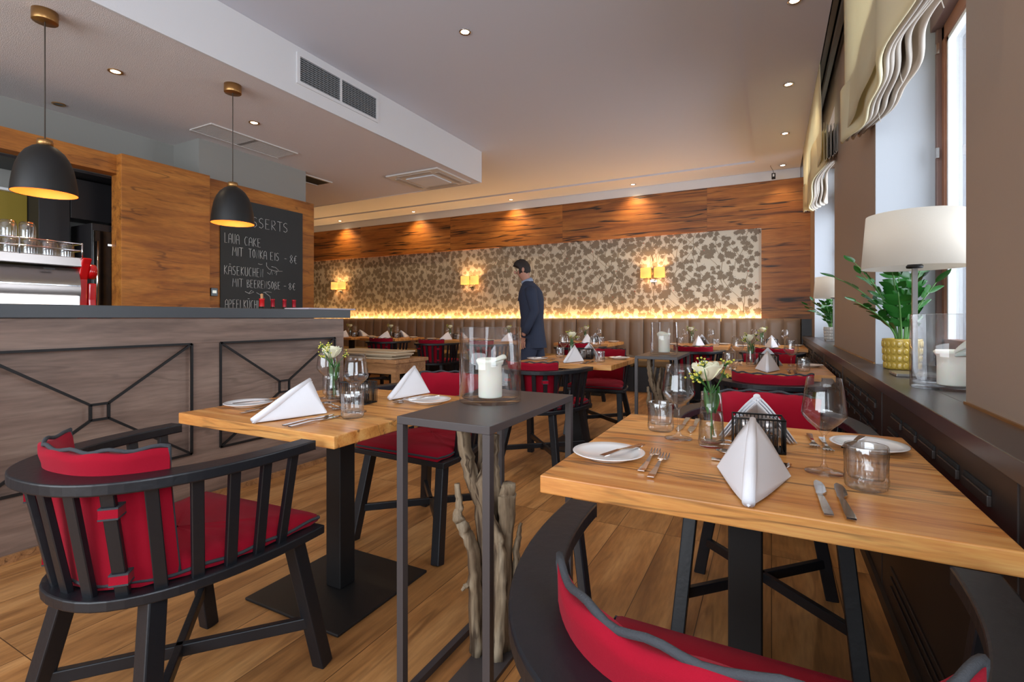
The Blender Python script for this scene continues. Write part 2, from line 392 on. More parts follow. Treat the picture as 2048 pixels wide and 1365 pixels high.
# window frames
def window(n, a, b, label):
    x0 = .74; z0 = .857; z1 = 3.0; fw = .03
    f = MB()
    f.box(x0, x0 + .07, a, a + fw, z0, z1).box(x0, x0 + .07, b - fw, b, z0, z1).box(x0, x0 + .07, a, b, z0, z0 + .08).box(x0, x0 + .07, a, b, z1 - .07, z1)
    f.box(x0 - .02, x0 + .07, a, b, 2.56, 2.64)
    o = struct('window_%d' % n, f, M_wing, label, bevel=.004)
    g = MB(); i = a + fw + .0; j = b - fw
    g.box(x0 + .02, x0 + .075, i, i + .04, z0 + .08, 2.56).box(x0 + .02, x0 + .075, j - .04, j, z0 + .08, 2.56).box(x0 + .02, x0 + .075, i, j, z0 + .08, z0 + .14).box(x0 + .02, x0 + .075, i, j, 2.49, 2.56)
    g.box(x0 + .02, x0 + .075, i, i + .05, 2.64, 2.93).box(x0 + .02, x0 + .075, j - .05, j, 2.64, 2.93).box(x0 + .02, x0 + .075, i, j, 2.64, 2.69)
    mid = (i + j) / 2
    if n == 2: g.box(x0 + .02, x0 + .075, mid - .05, mid + .05, z0 + .08, 2.56)
    s_ = g.build('window_sash', M_winwood, o, bevel=.003)
    MB().box(x0 + .03, x0 + .085, j - .062, j - .041, z0 + .14, 2.49).box(x0 + .03, x0 + .085, i + .041, i + .062, z0 + .14, 2.49).box(x0 + .03, x0 + .085, i + .041, j - .041, 2.47, 2.49).build('glazing_bead', M_winwhite, s_)
    MB().box(x0 + .045, x0 + .05, i + .05, j - .05, z0 + .13, 2.50).box(x0 + .045, x0 + .05, i + .05, j - .05, 2.68, 2.93).build('window_pane', M_pane, o)
    hg = MB()
    for z in (1.9, 2.42): hg.box(x0 - .012, x0, b - .075, b - .06, z, z + .05)
    hg.build('window_hinge', M_steel, o)
window(1, wins[1][0], wins[1][1], 'brown wooden window in the near opening')
window(2, wins[2][0], wins[2][1], 'brown wooden window in the far opening')
window(3, wins[0][0], wins[0][1], 'unseen brown wooden window added behind the camera for light')  # out of view, added so that light reaches the near end
# what stands outside
struct('wall_outside', MB().box(2.6, 2.7, -4, 10, 0, 3.6), M_stucco, 'pale rough rendered wall outside the window')
struct('ground_outside', MB().box(1.02, 2.6, -4, 10, -.1, 0), M_stucco)

# sill and cladding
sill = struct('trim_5', MB().box(.375, XW, -3.6, YB - .25, .815, .857).box(XW, .74, wins[0][0], wins[0][1], .815, .857).box(XW, .74, wins[1][0], wins[1][1], .815, .857).box(XW, .74, wins[2][0], wins[2][1], .815, .857), M_sill, 'long dark windowsill ledge', bevel=.002)
cl = MB().box(.386, .48, -3.6, YB - .25, 0, .815)
for y in [(-1.25 + 1.22 * i) for i in range(8)]: cl.box(.3835, .387, y - .002, y + .002, .05, .812)
struct('trim_6', cl, M_clad, 'dark brown cladding below the windowsill')
gr = MB()
for y in [(-.03 + 1.22 * i) for i in range(7)]:
    for r_ in range(3):
        for c_ in range(5):
            ya = y + .12 + c_ * .19 + (.06 if r_ % 2 else 0); z = .76 - r_ * .06
            gr.box(.378, .3865, ya, ya + .15, z - .035, z - .012, 0, None)
            gr.box(.381, .3865, ya, ya + .15, z - .012, z, 1)
    for k in range(3): gr.box(.380, .3865, y + .15, y + 1.05, .12 + k * .035, .128 + k * .035, 0)
struct('trim_7', gr, [M_clad, M_dark], 'woven vent slots in the window cladding', bevel=.002)

# back wall panelling
oak = MB().box(-10.6, -.133, YB - .06, YB, 2.45, 3.124).box(-.133, XW, YB - .06, YB, 1.0, 3.124)
struct('trim_8', oak, M_wall_oak, 'rustic oak panelling with dark cracks around the wallpaper')
struct('trim_9', MB().box(-10.6, .366, YB - .05, YB, 3.124, ZC), M_white, 'white band above the oak panelling')
# wallpaper with leaf pattern (flat print, real shapes)
wp = MB(); X0, X1, Z0, Z1 = -10.6, -.133, .98, 2.45
yw = YB - .004
wp.add([(X0, yw, Z0), (X1, yw, Z0), (X1, yw, Z1), (X0, yw, Z1)], [(0, 1, 2, 3)], 0)
def leaf_poly(cx, cz, s, a):
    pts = []
    shp = [(.03, -1.25), (.06, -.5), (.30, -.72), (.62, -.66), (.56, -.40), (.98, -.30), (.74, -.08), (1.0, .22), (.62, .24), (.66, .60), (.34, .52), (.24, .86), (0, 1.12), (-.24, .82), (-.36, .50), (-.70, .56), (-.60, .22), (-1.0, .16), (-.74, -.10), (-.94, -.36), (-.54, -.40), (-.58, -.70), (-.28, -.70), (-.04, -.5), (-.03, -1.25)]
    for x, z in shp:
        x *= s * (.94 + .12 * rnd.random()); z *= s * (.94 + .12 * rnd.random())
        px = cx + x * math.cos(a) - z * math.sin(a); pz = cz + x * math.sin(a) + z * math.cos(a)
        pts.append((min(max(px, X0), X1), min(max(pz, Z0), Z1)))
    return pts
lay = [0]
def flat(pts, m, dy):
    lay[0] = (lay[0] + 1) % 200
    y = yw - dy - lay[0] * 2e-6
    cx = sum(p[0] for p in pts) / len(pts); cz = sum(p[1] for p in pts) / len(pts); n = len(pts)
    wp.add([(cx, y, cz)] + [(p[0], y, p[1]) for p in pts], [(0, 1 + i, 1 + (i + 1) % n) for i in range(n)], m)
xx = X0 + .05
while xx < X1:
    z = Z0; x = xx; a = rnd.uniform(-.5, .5)
    while z < Z1:
        nz = min(z + .07, Z1); a += rnd.uniform(-.5, .5); a = max(-.9, min(.9, a)); nx = x + math.tan(a) * .06
        if X0 < x < X1 - .02 and X0 < nx < X1 - .02:
            y = yw - .0004
            wp.add([(x - .0055, y, z), (x + .0055, y, z), (nx + .0055, y, nz), (nx - .0055, y, nz)], [(0, 1, 2, 3)], 2)
        x, z = nx, nz
    xx += .085
row = 0; z = Z0 + .03
while z < Z1:
    x = X0 + (.045 if row % 2 else 0)
    while x < X1 - .03:
        if rnd.random() < .88: flat(leaf_poly(x + rnd.uniform(-.035, .035), z + rnd.uniform(-.035, .035), rnd.uniform(.038, .068), rnd.uniform(0, 6.28)), 1, .0008)
        if rnd.random() < .03: flat([(x + .05 + .008 * math.cos(t), z + .01 + .01 * math.sin(t)) for t in [i * 1.047 for i in range(6)]], 3, .0016)
        x += .104
    z += .088; row += 1
struct('trim_10', wp, [M_paper, M_leaf, M_stem, M_berry], 'cream wallpaper printed with taupe leaves and stems')
struct('trim_11', MB().box(-10.6, -.135, YB - .03, YB - .01, 1.055, 1.062), M_led, 'glowing strip light behind the bench top')
for i in range(5):
    light('bench_strip_light', 'AREA', (-9.5 + 2.1 * i, YB - .05, 1.075), 15, (1, .56, .2), (R(180 - 12), 0, 0), shape='RECTANGLE', size=2.1, size_y=.03)

# ------------------------------------------------------------ bench
def bench_module(x0, x1, label):
    t = empty('bench_seat', ((x0 + x1) / 2, 7.8, 0)); tag(t, label, 'bench', 'leather bench modules along the back wall')
    h = (x1 - x0) / 2 - .004
    n = max(1, round((x1 - x0) / .23)); cw = 2 * h / n
    b = MB()
    for i in range(n):
        c0 = -h + i * cw
        rows = []
        for z in [.47, .60, .75, .9, 1.02, 1.07, 1.092, 1.10]:
            k = 0 if z < 1.02 else (.01 if z < 1.08 else (.03 if z < 1.095 else .05))
            row = []
            for q in range(9):
                s_ = q / 8; bul = .028 * (1 - (2 * s_ - 1) ** 4)
                row.append((c0 + cw * s_, .295 - bul + k + (.0), z))
            rows.append(row)
        b.grid([list(r) for r in rows], 0)
    b.box(-h, h, .33, .385, .45, 1.098)
    b.build('backrest', M_leather, t)
    MB().box(-h, h, -.36, .32, .37, .48).build('seat', M_seatleather, t, bevel=.03, seg=4)
    MB().box(-h, h, -.33, .38, 0, .37).build('base', M_cab, t)
xs = [.366] + [-.68 - 1.15 * i for i in range(9)]
nm = ['nearest the windows', 'second from the windows', 'third from the windows', 'fourth from the windows', 'fifth from the windows, behind the person', 'sixth from the windows', 'seventh from the windows', 'eighth from the windows', 'farthest left, behind the bar end']
for i in range(9):
    bench_module(xs[i + 1], xs[i], 'brown channelled leather bench section ' + nm[i])

struct('trim_12', MB().box(.37, XW, 7.95, YB - .06, 0, 1.09), M_cab, 'dark end block beside the bench')
# ------------------------------------------------------------ lamps
def downlight(x, y, z, label, on=True, e=9, spot=True, ang=95, grp='recessed ceiling downlights'):
    t = empty('downlight', (x, y, z)); tag(t, label, 'ceiling light', grp)
    MB().lathe([(.030, -.001), (.046, -.001), (.047, -.005), (.040, -.008), (.031, -.005), (.030, .004)], 24).build('trim_ring', M_brass if x < -3.4 else M_steel, t)
    MB().lathe([(.0005, -.003), (.029, -.003)], 20).build('lamp_face', M_bulb if on else M_offlamp, t)
    if on and spot: light('downlight_beam', 'SPOT', (x, y, z - .02), e, (1, .74, .44), spot_size=R(ang), spot_blend=.9, shadow_soft_size=.03)
zt = ZC + .025
downlight(-2.08, 3.21, zt, 'downlight alone in the middle of the main ceiling', e=28)
for i, (y, s_) in enumerate([(5.27, 'nearest'), (6.65, 'middle'), (8.02, 'farthest')]):
    downlight(.14, y, ZC, s_ + ' downlight in the ceiling margin along the windows', e=14)
downlight(.14, 3.9, ZC, 'downlight of the window margin just outside the picture', e=14)
downlight(.14, 1.4, ZC, 'downlight of the window margin above the right front table', e=22)
for i, (x, s_) in enumerate([(-1.99, 'nearest the windows'), (-4.22, 'second from the windows'), (-6.46, 'third from the windows'), (-8.52, 'farthest left')]):
    downlight(x, 8.05, ZC, 'back-margin downlight above the oak panelling, ' + s_, e=44, ang=125)
downlight(-4.21, 1.865, 2.889, 'larger lit downlight in the lowered ceiling between the two pendants', e=18)
downlight(-4.19, 2.94, 2.889, 'lit downlight beside the slotted vent in the lowered ceiling', e=18)
downlight(-5.27, 1.93, 2.889, 'unlit downlight near the grey wall above the bar', on=False)

def pendant(x, y, label):
    t = empty('pendant_lamp', (x, y, 1.825)); tag(t, label, 'pendant lamp', 'bell pendants over the bar')
    pr = [(.150, 0), (.146, .05), (.139, .10), (.128, .155), (.112, .20), (.088, .24), (.058, .268), (.036, .28)]
    MB().lathe(pr, 40).build('lamp_shade', M_pendant, t)
    MB().lathe([(r - .003, z + (.001 if i == 0 else -.003)) for i, (r, z) in enumerate(pr)], 40).build('shade_lining', M_copper, t)
    MB().lathe([(.0005, .316), (.034, .314), (.037, .30), (.037, .276), (.0005, .276)], 24).build('cap', M_brass, t)
    MB().tube([(0, 0, .31), (0, 0, 1.03)], .0035, 6).build('cord', M_cord, t)
    MB().lathe([(.0005, 1.0), (.058, 1.0), (.060, 1.003), (.060, 1.062), (.0005, 1.063)], 32).build('ceiling_rose', M_brass, t)
    MB().lathe([(.0005, .13), (.02, .135), (.03, .16), (.02, .19), (.0005, .2)], 16).build('bulb', M_bulb, t)
    light('pendant_light', 'SPOT', (x, y, 1.94), 9, (1, .66, .3), spot_size=R(150), spot_blend=.5, shadow_soft_size=.03)
pendant(-3.75, 1.31, 'black bell pendant on the left, over the coffee machine')
pendant(-3.66, 2.39, 'black bell pendant on the right, in front of the chalkboard')

def sconce(x, label, parts=True):
    t = empty('wall_sconce', (x, YB - .005, 1.84)); tag(t, label, 'wall lamp', 'double shaded sconces on the wallpaper')
    for s_ in (-1, 1):
        MB().lathe([(.084, -.08), (.084, .08)], 28, M=T(s_ * .108, -.105, 0)).build('lamp_shade', M_sconce, t, solid=.002)
        MB().lathe([(.0005, .03), (.022, .02), (.028, -.01), (.02, -.04), (.0005, -.045)], 14, M=T(s_ * .108, -.105, 0)).build('bulb', M_bulb, t)
        light('sconce_light', 'POINT', (x + s_ * .108, YB - .11, 1.86), 9.0, (1, .62, .28), shadow_soft_size=.03)
    MB().tube([(-.108, -.105, -.06), (-.07, -.09, -.10), (0, -.06, -.125), (.07, -.09, -.10), (.108, -.105, -.06)], .006, 8).box(-.05, .05, -.03, .0, -.145, -.105).build('bracket', M_steel, t)
sconce(-1.707, 'double cream wall sconce on the right, to the right of the person')
sconce(-5.20, 'double cream wall sconce in the middle, to the left of the person')
sconce(-8.72, 'double cream wall sconce on the far left next to the bar wall')

# ------------------------------------------------------------ bar
b = MB().box(-3.28, -3.085, -3.4, 2.92, 0, 1.10)
bar = empty('bar_counter', (-3.2, 0, 0)); tag(bar, 'long bar front in grey brown wood with black rod panels', 'bar counter')
def rel(mb, o):
    for i, v in enumerate(mb.v): mb.v[i] = (v[0] - o.location.x, v[1] - o.location.y, v[2] - o.location.z)
    return mb
rel(b, bar).build('carcass', M_bar, bar)
fr = MB()
panels = []
yb = 1.74
bounds = [(1.906, 2.83), (.82, 1.74), (-.27, .65), (-1.36, -.44), (-2.45, -1.53)]
zs = [0, .294, .95, 1.10]
# rails and stiles proud of the recessed panels
fr.box(-3.085, -3.05, -3.4, 2.92, .95, 1.10).box(-3.085, -3.05, -3.4, 2.92, .0, .294)
ends = [2.92] + [v for a, c in bounds for v in (c, a)] + [-3.4]
for i in range(0, len(ends), 2): fr.box(-3.085, -3.05, ends[i + 1], ends[i], .294, .95)
rel(fr, bar).build('frame', M_bar, bar, bevel=.002)
for a, c in bounds[:3]:
    r_ = MB(); X = -3.046; w_ = .012
    def rod(p, q): r_.bar((X, p[0], p[1]), (X, q[0], q[1]), w_, w_, up=(1, 0, 0))
    z0, z1 = .296, .948; a2, c2 = a + .004, c - .004; m_ = (a + c) / 2; zm = .622; h = .039
    rod((a2, z0), (c2, z0)); rod((a2, z1), (c2, z1)); rod((a2, z0), (a2, z1)); rod((c2, z0), (c2, z1))
    rod((m_ - h, zm - h), (m_ + h, zm - h)); rod((m_ - h, zm + h), (m_ + h, zm + h)); rod((m_ - h, zm - h), (m_ - h, zm + h)); rod((m_ + h, zm - h), (m_ + h, zm + h))
    for sx, sz in ((-1, -1), (1, -1), (1, 1), (-1, 1)): rod((m_ + sx * h, zm + sz * h), ((c2 if sx > 0 else a2), (z1 if sz > 0 else z0)))
    rel(r_, bar).build('rod_lattice', M_blackmetal, bar)
MB().box(-3.045, -3.03, -3.4, 2.93, 0, .035).build('skirting', M_sideboard, None); bpy.data.objects['skirting'].name = 'baseboard_bar'
D.objects['baseboard_bar']['kind'] = 'structure'
ct = MB().box(-3.45, -3.03, -3.4, 2.975, 1.101, 1.166).build('worktop', M_counter, None, bevel=.004); tag(ct, 'anthracite slab worktop along the top of the bar', 'worktop')
rs = MB().box(-3.95, -3.30, -3.4, 2.88, .0, .95).build('service_shelf', M_cab, None); tag(rs, 'dark service shelf behind the bar carrying the machine and bottles', 'shelf')
mc = MB().box(-3.37, -3.10, 2.62, 3.10, 1.1675, 1.180).build('menu_card', M_paperc, None, bevel=.003); tag(mc, 'pale lilac menu folder lying flat at the end of the bar worktop', 'menu')

# back of the bar: panelled cabinet
cab = empty('back_bar_cabinet', (-4.97, 2, 0)); tag(cab, 'tall oak back-bar cabinet with an open niche', 'cabinet')
k = MB().box(-5.03, -4.90, 2.915, 4.22, 0, 2.48).box(-5.03, -4.90, 2.20, 2.915, 0, 2.48).box(-5.03, -4.90, -3.4, 2.20, 2.323, 2.48)
rel(k, cab).build('oak_casing', M_tower, cab)
k = MB().box(-4.899, -4.815, 2.176, 2.915, 1.0, 2.48); rel(k, cab).build('sliding_door', M_tower, cab, bevel=.002)
k = MB().box(-4.815, -4.805, 2.62, 2.74, 1.17, 1.178); rel(k, cab).build('door_handle', M_blackmetal, cab)
k = MB().box(-5.47, -5.04, -3.4, 2.42, 2.30, 2.32).box(-5.47, -5.032, 2.37, 2.42, 0, 2.30); rel(k, cab).build('niche_lining', M_cab, cab)
k = MB().box(-5.475, -5.45, -3.4, 1.79, 1.0, 2.12); rel(k, cab).build('niche_back', M_yellowwall, cab)
k = MB().box(-5.47, -5.40, -3.4, 1.78, 2.12, 2.14); rel(k, cab).build('niche_ledge', M_winwhite, cab)
k = MB().box(-5.47, -5.25, 1.795, 1.998, 0, 2.29).box(-5.47, -5.25, 2.002, 2.36, 1.95, 2.29); rel(k, cab).build('cabinet_door', M_cab, cab, bevel=.003)
t = empty('fridge', (-5.21, 2.195, 0)); tag(t, 'black glass door fridge in the back-bar niche', 'fridge')
MB().box(-.2, .16, -.13, .155, 0, 1.90).build('body', M_cab, t, bevel=.005)
MB().box(.16, .175, -.125, .15, .9, 1.84).build('door', M_fridge, t, bevel=.003)
MB().box(.175, .178, -.02, .10, 1.72, 1.735).build('light_strip', M_tube, t)
MB().tube([(.19, -.10, 1.1), (.19, -.10, 1.75)], .008, 8).build('handle', M_steel, t)

# chalkboard and writing
cbx = -4.893
cbd = empty('chalkboard', (cbx, 3.555, 1.65)); tag(cbd, 'black chalkboard listing desserts on the oak cabinet', 'chalkboard')
MB().box(-.005, .006, -.4915, .4915, -.6, .681).build('board', M_chalk, cbd)
F = {
 'A': [[(0, 0), (.08, .85), (.3, 1), (.52, .85), (.6, 0)], [(.05, .45), (.55, .45)]],
 'P': [[(.05, 0), (.05, 1), (.4, .97), (.5, .75), (.4, .52), (.05, .48)]],
 'B': [[(.05, 0), (.05, 1), (.4, .95), (.45, .75), (.05, .52), (.5, .4), (.5, .1), (.05, 0)]],
 'F': [[(.5, 1), (.05, 1), (.05, 0)], [(.05, .55), (.4, .55)]],
 'E': [[(.5, 1), (.05, 1), (.05, 0), (.5, 0)], [(.05, .52), (.4, .52)]],
 'L': [[(.05, 1), (.05, 0), (.5, .02)]],
 'K': [[(.05, 0), (.05, 1)], [(.5, 1), (.07, .5), (.55, 0)]],
 'U': [[(.05, 1), (.05, .2), (.2, 0), (.42, .02), (.52, .25), (.52, 1)]],
 'C': [[(.5, .95), (.25, 1), (.05, .7), (.05, .3), (.2, .02), (.5, .05)]],
 'H': [[(.05, 0), (.05, 1)], [(.5, 0), (.5, 1)], [(.05, .5), (.5, .5)]],
 'S': [[(.5, .92), (.28, 1), (.06, .85), (.08, .62), (.45, .42), (.5, .18), (.3, 0), (.03, .08)]],
 'R': [[(.05, 0), (.05, 1), (.4, .97), (.48, .75), (.38, .55), (.05, .5), (.52, 0)]],
 'T': [[(0, 1), (.6, 1)], [(.3, 1), (.3, 0)]],
 'M': [[(.0, 0), (.08, 1), (.3, .4), (.52, 1), (.62, 0)]],
 'I': [[(.1, 0), (.1, 1)]],
 'O': [[(.28, 1), (.06, .75), (.05, .3), (.25, 0), (.48, .2), (.5, .7), (.28, 1)]],
 'N': [[(.05, 0), (.05, 1), (.5, 0), (.5, 1)]],
 'V': [[(0, 1), (.28, 0), (.55, 1)]],
 'D': [[(.05, 0), (.05, 1), (.35, .95), (.52, .6), (.48, .25), (.05, 0)]],
 '8': [[(.28, .52), (.06, .75), (.28, 1), (.48, .77), (.28, .52), (.04, .25), (.28, 0), (.52, .25), (.28, .52)]],
 '€': [[(.55, .9), (.35, 1), (.15, .75), (.15, .25), (.35, 0), (.55, .1)], [(0, .6), (.42, .62)], [(0, .42), (.4, .42)]],
 '-': [[(.05, .5), (.5, .5)]],
 'ß': [[(.05, -.15), (.05, .8), (.25, 1), (.45, .8), (.2, .55), (.5, .35), (.4, .02), (.2, .05)]],
}
F['Ä'] = F['A'] + [[(.15, 1.18), (.45, 1.18)]]; F['Ü'] = F['U'] + [[(.12, 1.18), (.45, 1.18)]]
def write(mb, text, y, z, h, wid, dz=0, r_=.0026):
    """hand-lettering on the board: y to the right, z up; wid = total width"""
    adv = [.35 if ch == ' ' else (.3 if ch == 'I' else .75) for ch in text]; sc_ = wid / sum(adv); x = 0
    for ch, a in zip(text, adv):
        for st in F.get(ch, []):
            pts = []
            for px, pz in st:
                yy_ = y + (x + px) * sc_; pts.append((.0072, yy_ + rnd.uniform(-.001, .001), z + pz * h + dz * (x * sc_ / wid) + rnd.uniform(-.001, .001)))
            mb.tube(pts, r_, 4)
        x += a
def line(*items):
    global wr
    wr = MB()
    for it in items: write(wr, *it)
    return wr.build('chalk_writing', M_chalkw, cbd)
line(('DESSERTS', -.30, .424, .105, .605))
line(('LAUA', -.45, .215, .10, .165), ('CAKE', -.237, .215, .09, .20))
line(('MIT', -.367, .092, .09, .125, 0, .0032), ('TONKA', -.19, .092, .09, .22), ('EIS', .066, .092, .085, .12), ('-', .245, .085, .08, .045), ('8€', .315, .08, .095, .11))
line(('KÄSEKUCHEN', -.455, -.105, .09, .445))
line(('MIT', -.367, -.226, .085, .125), ('BEERENSOßE', -.21, -.226, .082, .41), ('-', .235, -.226, .08, .045), ('8€', .30, -.226, .08, .10))
line(('APFELKÜCHL', -.445, -.45, .09, .40))
def curl(pts, dz=-.07): wr.tube([(.0072, y, z + dz) for y, z in pts], .0022, 4)
wr = MB()
curl([(-.08, .105), (-.05, .10), (-.03, .105)]); curl([(.02, .13), (.02, .09), (.05, .06), (.12, .045), (.22, .05)]); curl([(.08, .09), (.13, .085), (.17, .055)])
curl([(.03, .02), (.06, .0), (.08, .05), (.09, .0)]); curl([(.12, .02), (.15, .045), (.14, 0)])
wr.build('chalk_flourish', M_chalkw, cbd)
wr = MB()
curl([(-.23, -.2), (-.18, -.22), (-.13, -.2), (-.16, -.185), (-.19, -.22)]); curl([(-.10, -.205), (-.05, -.23), (0, -.26)]); curl([(-.02, -.2), (.03, -.19), (.08, -.195)]); curl([(.0, -.20), (.06, -.24), (.07, -.29)])
wr.build('chalk_flourish', M_chalkw, cbd)
th = empty('thermostat', (-4.894, 3.0, 1.36)); tag(th, 'small black wall thermostat left of the chalkboard', 'thermostat')
MB().box(-.004, .012, -.034, .034, -.04, .04).build('housing', M_stone, th, bevel=.003); MB().box(.012, .0135, -.02, .02, -.012, .016).build('display', M_lcd, th)

# coffee machine with cups
t = empty('coffee_machine', (-3.78, .85, .951)); tag(t, 'large steel coffee machine with red side panels behind the bar', 'coffee machine')
L = .60
MB().box(-.17, .15, -L, L - .03, 0, .22).build('body', M_brushed, t, bevel=.01)
rows = []
for k_ in range(9):
    a = k_ / 8; rows.append([(.15 + .035 * math.sin(a * 3.14), -L, .20 + .24 * a), (.15 + .035 * math.sin(a * 3.14), L - .03, .20 + .24 * a)])
MB().grid(rows).box(-.17, .15, -L, L - .03, .22, .44).build('back_panel', M_brushed, t)
MB().box(-.2, .185, -L, L - .01, .45, .505).build('cup_tray', M_brushed, t, bevel=.004)
MB().box(.186, .192, -L, L - .04, .22, .278).build('light_panel', M_tube, t)
MB().box(.184, .189, -L, L - .035, .335, .341).build('chrome_strip', M_chrome, t)
rl = MB()
for z in (.545, .585): rl.tube([(-.18, L - .02, z), (.18, L - .02, z), (.185, L - .03, z), (.185, -L, z)], .004, 6)
for y in (-.5, -.1, .3, L - .025): rl.tube([(.185, y, .50), (.185, y, .59)], .004, 6)
rl.build('cup_rail', M_chrome, t)
sp = [(.20, 0), (.165, .10), (.15, .24), (.155, .38), (.195, .47), (.215, .50), (.20, .505), (.05, .45), (-.2, .44), (-.22, 0)]
MB().prism([(x, z) for x, z in sp], 0, .045, M=Matrix(((1, 0, 0, 0), (0, 0, 1, L - .03), (0, 1, 0, 0), (0, 0, 0, 1)))).build('side_panel', M_redglass, t, bevel=.008)
MB().prism([(.19, 0), (.16, .12), (.15, .26), (.155, .36), (.10, .36), (.10, 0)], 0, .04, M=Matrix(((1, 0, 0, 0), (0, 0, 1, L + .02), (0, 1, 0, 0), (0, 0, 0, 1)))).build('side_panel', M_redglass, t, bevel=.008)
MB().lathe([(.0005, 0), (.04, 0), (.045, .01), (.045, .04), (.0005, .042)], 20, M=T(.13, L + .015, .43) @ Matrix.Rotation(R(-90), 4, 'X')).build('knob', M_redglass, t)
lg = MB()
lg.tube([(.19, -.17, .38), (.19, -.155, .405), (.19, -.135, .415), (.19, -.13, .36), (.19, -.14, .335)], .003, 5)
lg.tube([(.19, -.15, .375), (.19, -.115, .378)], .003, 5)
lg.tube([(.19, -.10, .38), (.19, -.115, .365), (.19, -.10, .352), (.19, -.09, .38), (.19, -.08, .352)], .003, 5)
lg.tube([(.19, -.20, .41), (.19, -.12, .43), (.19, -.055, .40), (.19, -.05, .36), (.19, -.08, .345)], .0022, 5)
lg.build('badge', M_chrome, t)
MB().box(.182, .186, .40, .45, .425, .432).build('badge', M_cab, t)
cupb = MB().lathe([(.038, 0), (.0385, .03), (.037, .07), (.030, .088), (.026, .09), (.0005, .09)], 16).lathe([(.031, .001), (.033, .07), (.0005, .082)], 16)
cup0 = cupb.build('glass_cup', M_thick); first = True
def cupat(x, y, z, label):
    global first
    o = cup0 if first else cup0.copy()
    if not first: C.objects.link(o)
    first = False; o.location = (x, y, z); tag(o, label, 'glass cup', 'upturned glass cups on the coffee machine'); return o
zb = .951 + .506
ORD = ['first', 'second', 'third', 'fourth', 'fifth', 'sixth', 'seventh', 'eighth', 'ninth', 'tenth', 'eleventh']
for i in range(11):
    y = 1.372 - i * .081
    cupat(-3.66, y, zb, ORD[i] + ' upturned glass cup from the right, front row on the machine')
for i in range(10):
    cupat(-3.75, 1.335 - i * .081, zb, ORD[i] + ' upturned glass cup from the right, rear row on the machine')
for i in range(4):
    cupat(-3.70, 1.215 - i * .081, zb + .091, ORD[i] + ' glass cup from the right in the upper layer on the machine')

# wine bottles behind the bar
def bottle(x, y, cap, label, corked=False, s_=1, zt=.30):
    t = empty('wine_bottle', (x, y, .951)); tag(t, label, 'wine bottle')
    MB().lathe([(.0005, 0), (.036, 0), (.037, .01), (.037, .18), (.03, .21), (.015, .235), (.0135, .25), (.0135, zt - .002), (.0005, zt)], 20).build('glass_body', M_bottle, t)
    MB().lathe([(.015 * s_, zt - .06), (.0148 * s_, zt - .01), (.016 * s_, zt - .008), (.016 * s_, zt + .001), (.0005, zt + .002)], 18).build('foil_capsule', cap, t)
    if corked: MB().lathe([(.0095, zt + .002), (.0105, zt + .03), (.009, zt + .038), (.0005, zt + .04)], 12).build('cork', M_cork, t)
bottle(-3.50, 2.52, M_capred2, 'wine bottle with bright red neck and cork, leftmost at the bar', True, 1.25)
bottle(-3.50, 2.615, M_capred, 'dark wine bottle second from the left behind the bar')
bottle(-3.50, 2.722, M_capred, 'dark wine bottle third from the left behind the bar')
bottle(-3.50, 2.813, M_capred, 'dark wine bottle rightmost behind the bar')

# sideboard past the bar end
t = empty('sideboard_table', (-3.2, 3.42, 0)); tag(t, 'small oak sideboard past the bar end with menus on it', 'sideboard')
MB().box(-.46, .45, -.22, .22, .72, .75).build('top', M_sideboard, t, bevel=.003)
MB().box(-.44, .43, -.20, .20, .63, .72).build('apron', M_sideboard, t)
for sx in (-.44, .38):
    for sy in (-.20, .15): MB().box(sx, sx + .05, sy, sy + .05, 0, .63).build('leg', M_sideboard, t)
for i, (dx, dy, z, rz) in enumerate([(0, -.06, .7515, .02), (-.02, .0, .766, -.03), (.03, -.05, .7805, .05), (-.05, .08, .795, 0)]):
    o = MB().box(-.36, .36, -.13, .13, 0, .013).build('menu_folder', M_menu, None, bevel=.003); o.location = (-3.2 + dx, 3.42 + dy, z); o.rotation_euler = (0, 0, rz)
    tag(o, ['kraft menu folder at the bottom of the stack on the sideboard', 'kraft menu folder second from bottom in the sideboard stack', 'kraft menu folder second from top in the sideboard stack', 'kraft menu folder on top of the sideboard stack'][i], 'menu', 'menu folders on the sideboard')

# air vents
t = empty('air_vent', (-3.384, 3.2, 3.117)); tag(t, 'black slatted double air grille in the white bulkhead', 'air vent')
MB().box(0, .012, -.46, .47, -.125, -.10).box(0, .012, -.46, .47, .10, .125).box(0, .012, -.46, -.43, -.1, .1).box(0, .012, .44, .47, -.1, .1).box(0, .012, -.012, .012, -.1, .1).build('frame', M_white, t)
MB().box(.0, .002, -.43, .44, -.1, .1).build('backing', M_dark, t)
sl = MB()
for i in range(12): z = -.097 + i * .0168; sl.box(.003, .012, -.43, -.012, z, z + .0062, M=None).box(.003, .012, .012, .44, z, z + .0062)
for i in range(22): sl.box(.002, .005, -.43 + i * .04, -.425 + i * .04, -.1, .1)
sl.build('slat', mat('grey_grille_slat', srgb(140, 143, 146), .5), t)
t = empty('air_vent', (-4.71, 3.23, 2.888)); tag(t, 'long white slotted vent flush in the lowered ceiling', 'air vent')
MB().box(-.17, -.15, -.47, .47, -.012, 0).box(.15, .17, -.47, .47, -.012, 0).box(-.15, .15, -.47, -.45, -.008, 0).box(-.15, .15, .45, .47, -.008, 0).box(-.15, .15, -.02, .02, -.008, 0).build('frame', M_filter, t)
MB().box(-.15, .15, -.45, .45, -.002, 0).build('backing', M_dark, t)
sl = MB()
for i in range(12): sl.box(-.145 + i * .025, -.131 + i * .025, -.45, .45, -.008, -.002)
sl.build('slat', M_filter, t)
t = empty('air_vent', (-5.25, 4.55, 2.888)); tag(t, 'small white vent in the lowered ceiling beyond the grey pier', 'air vent')
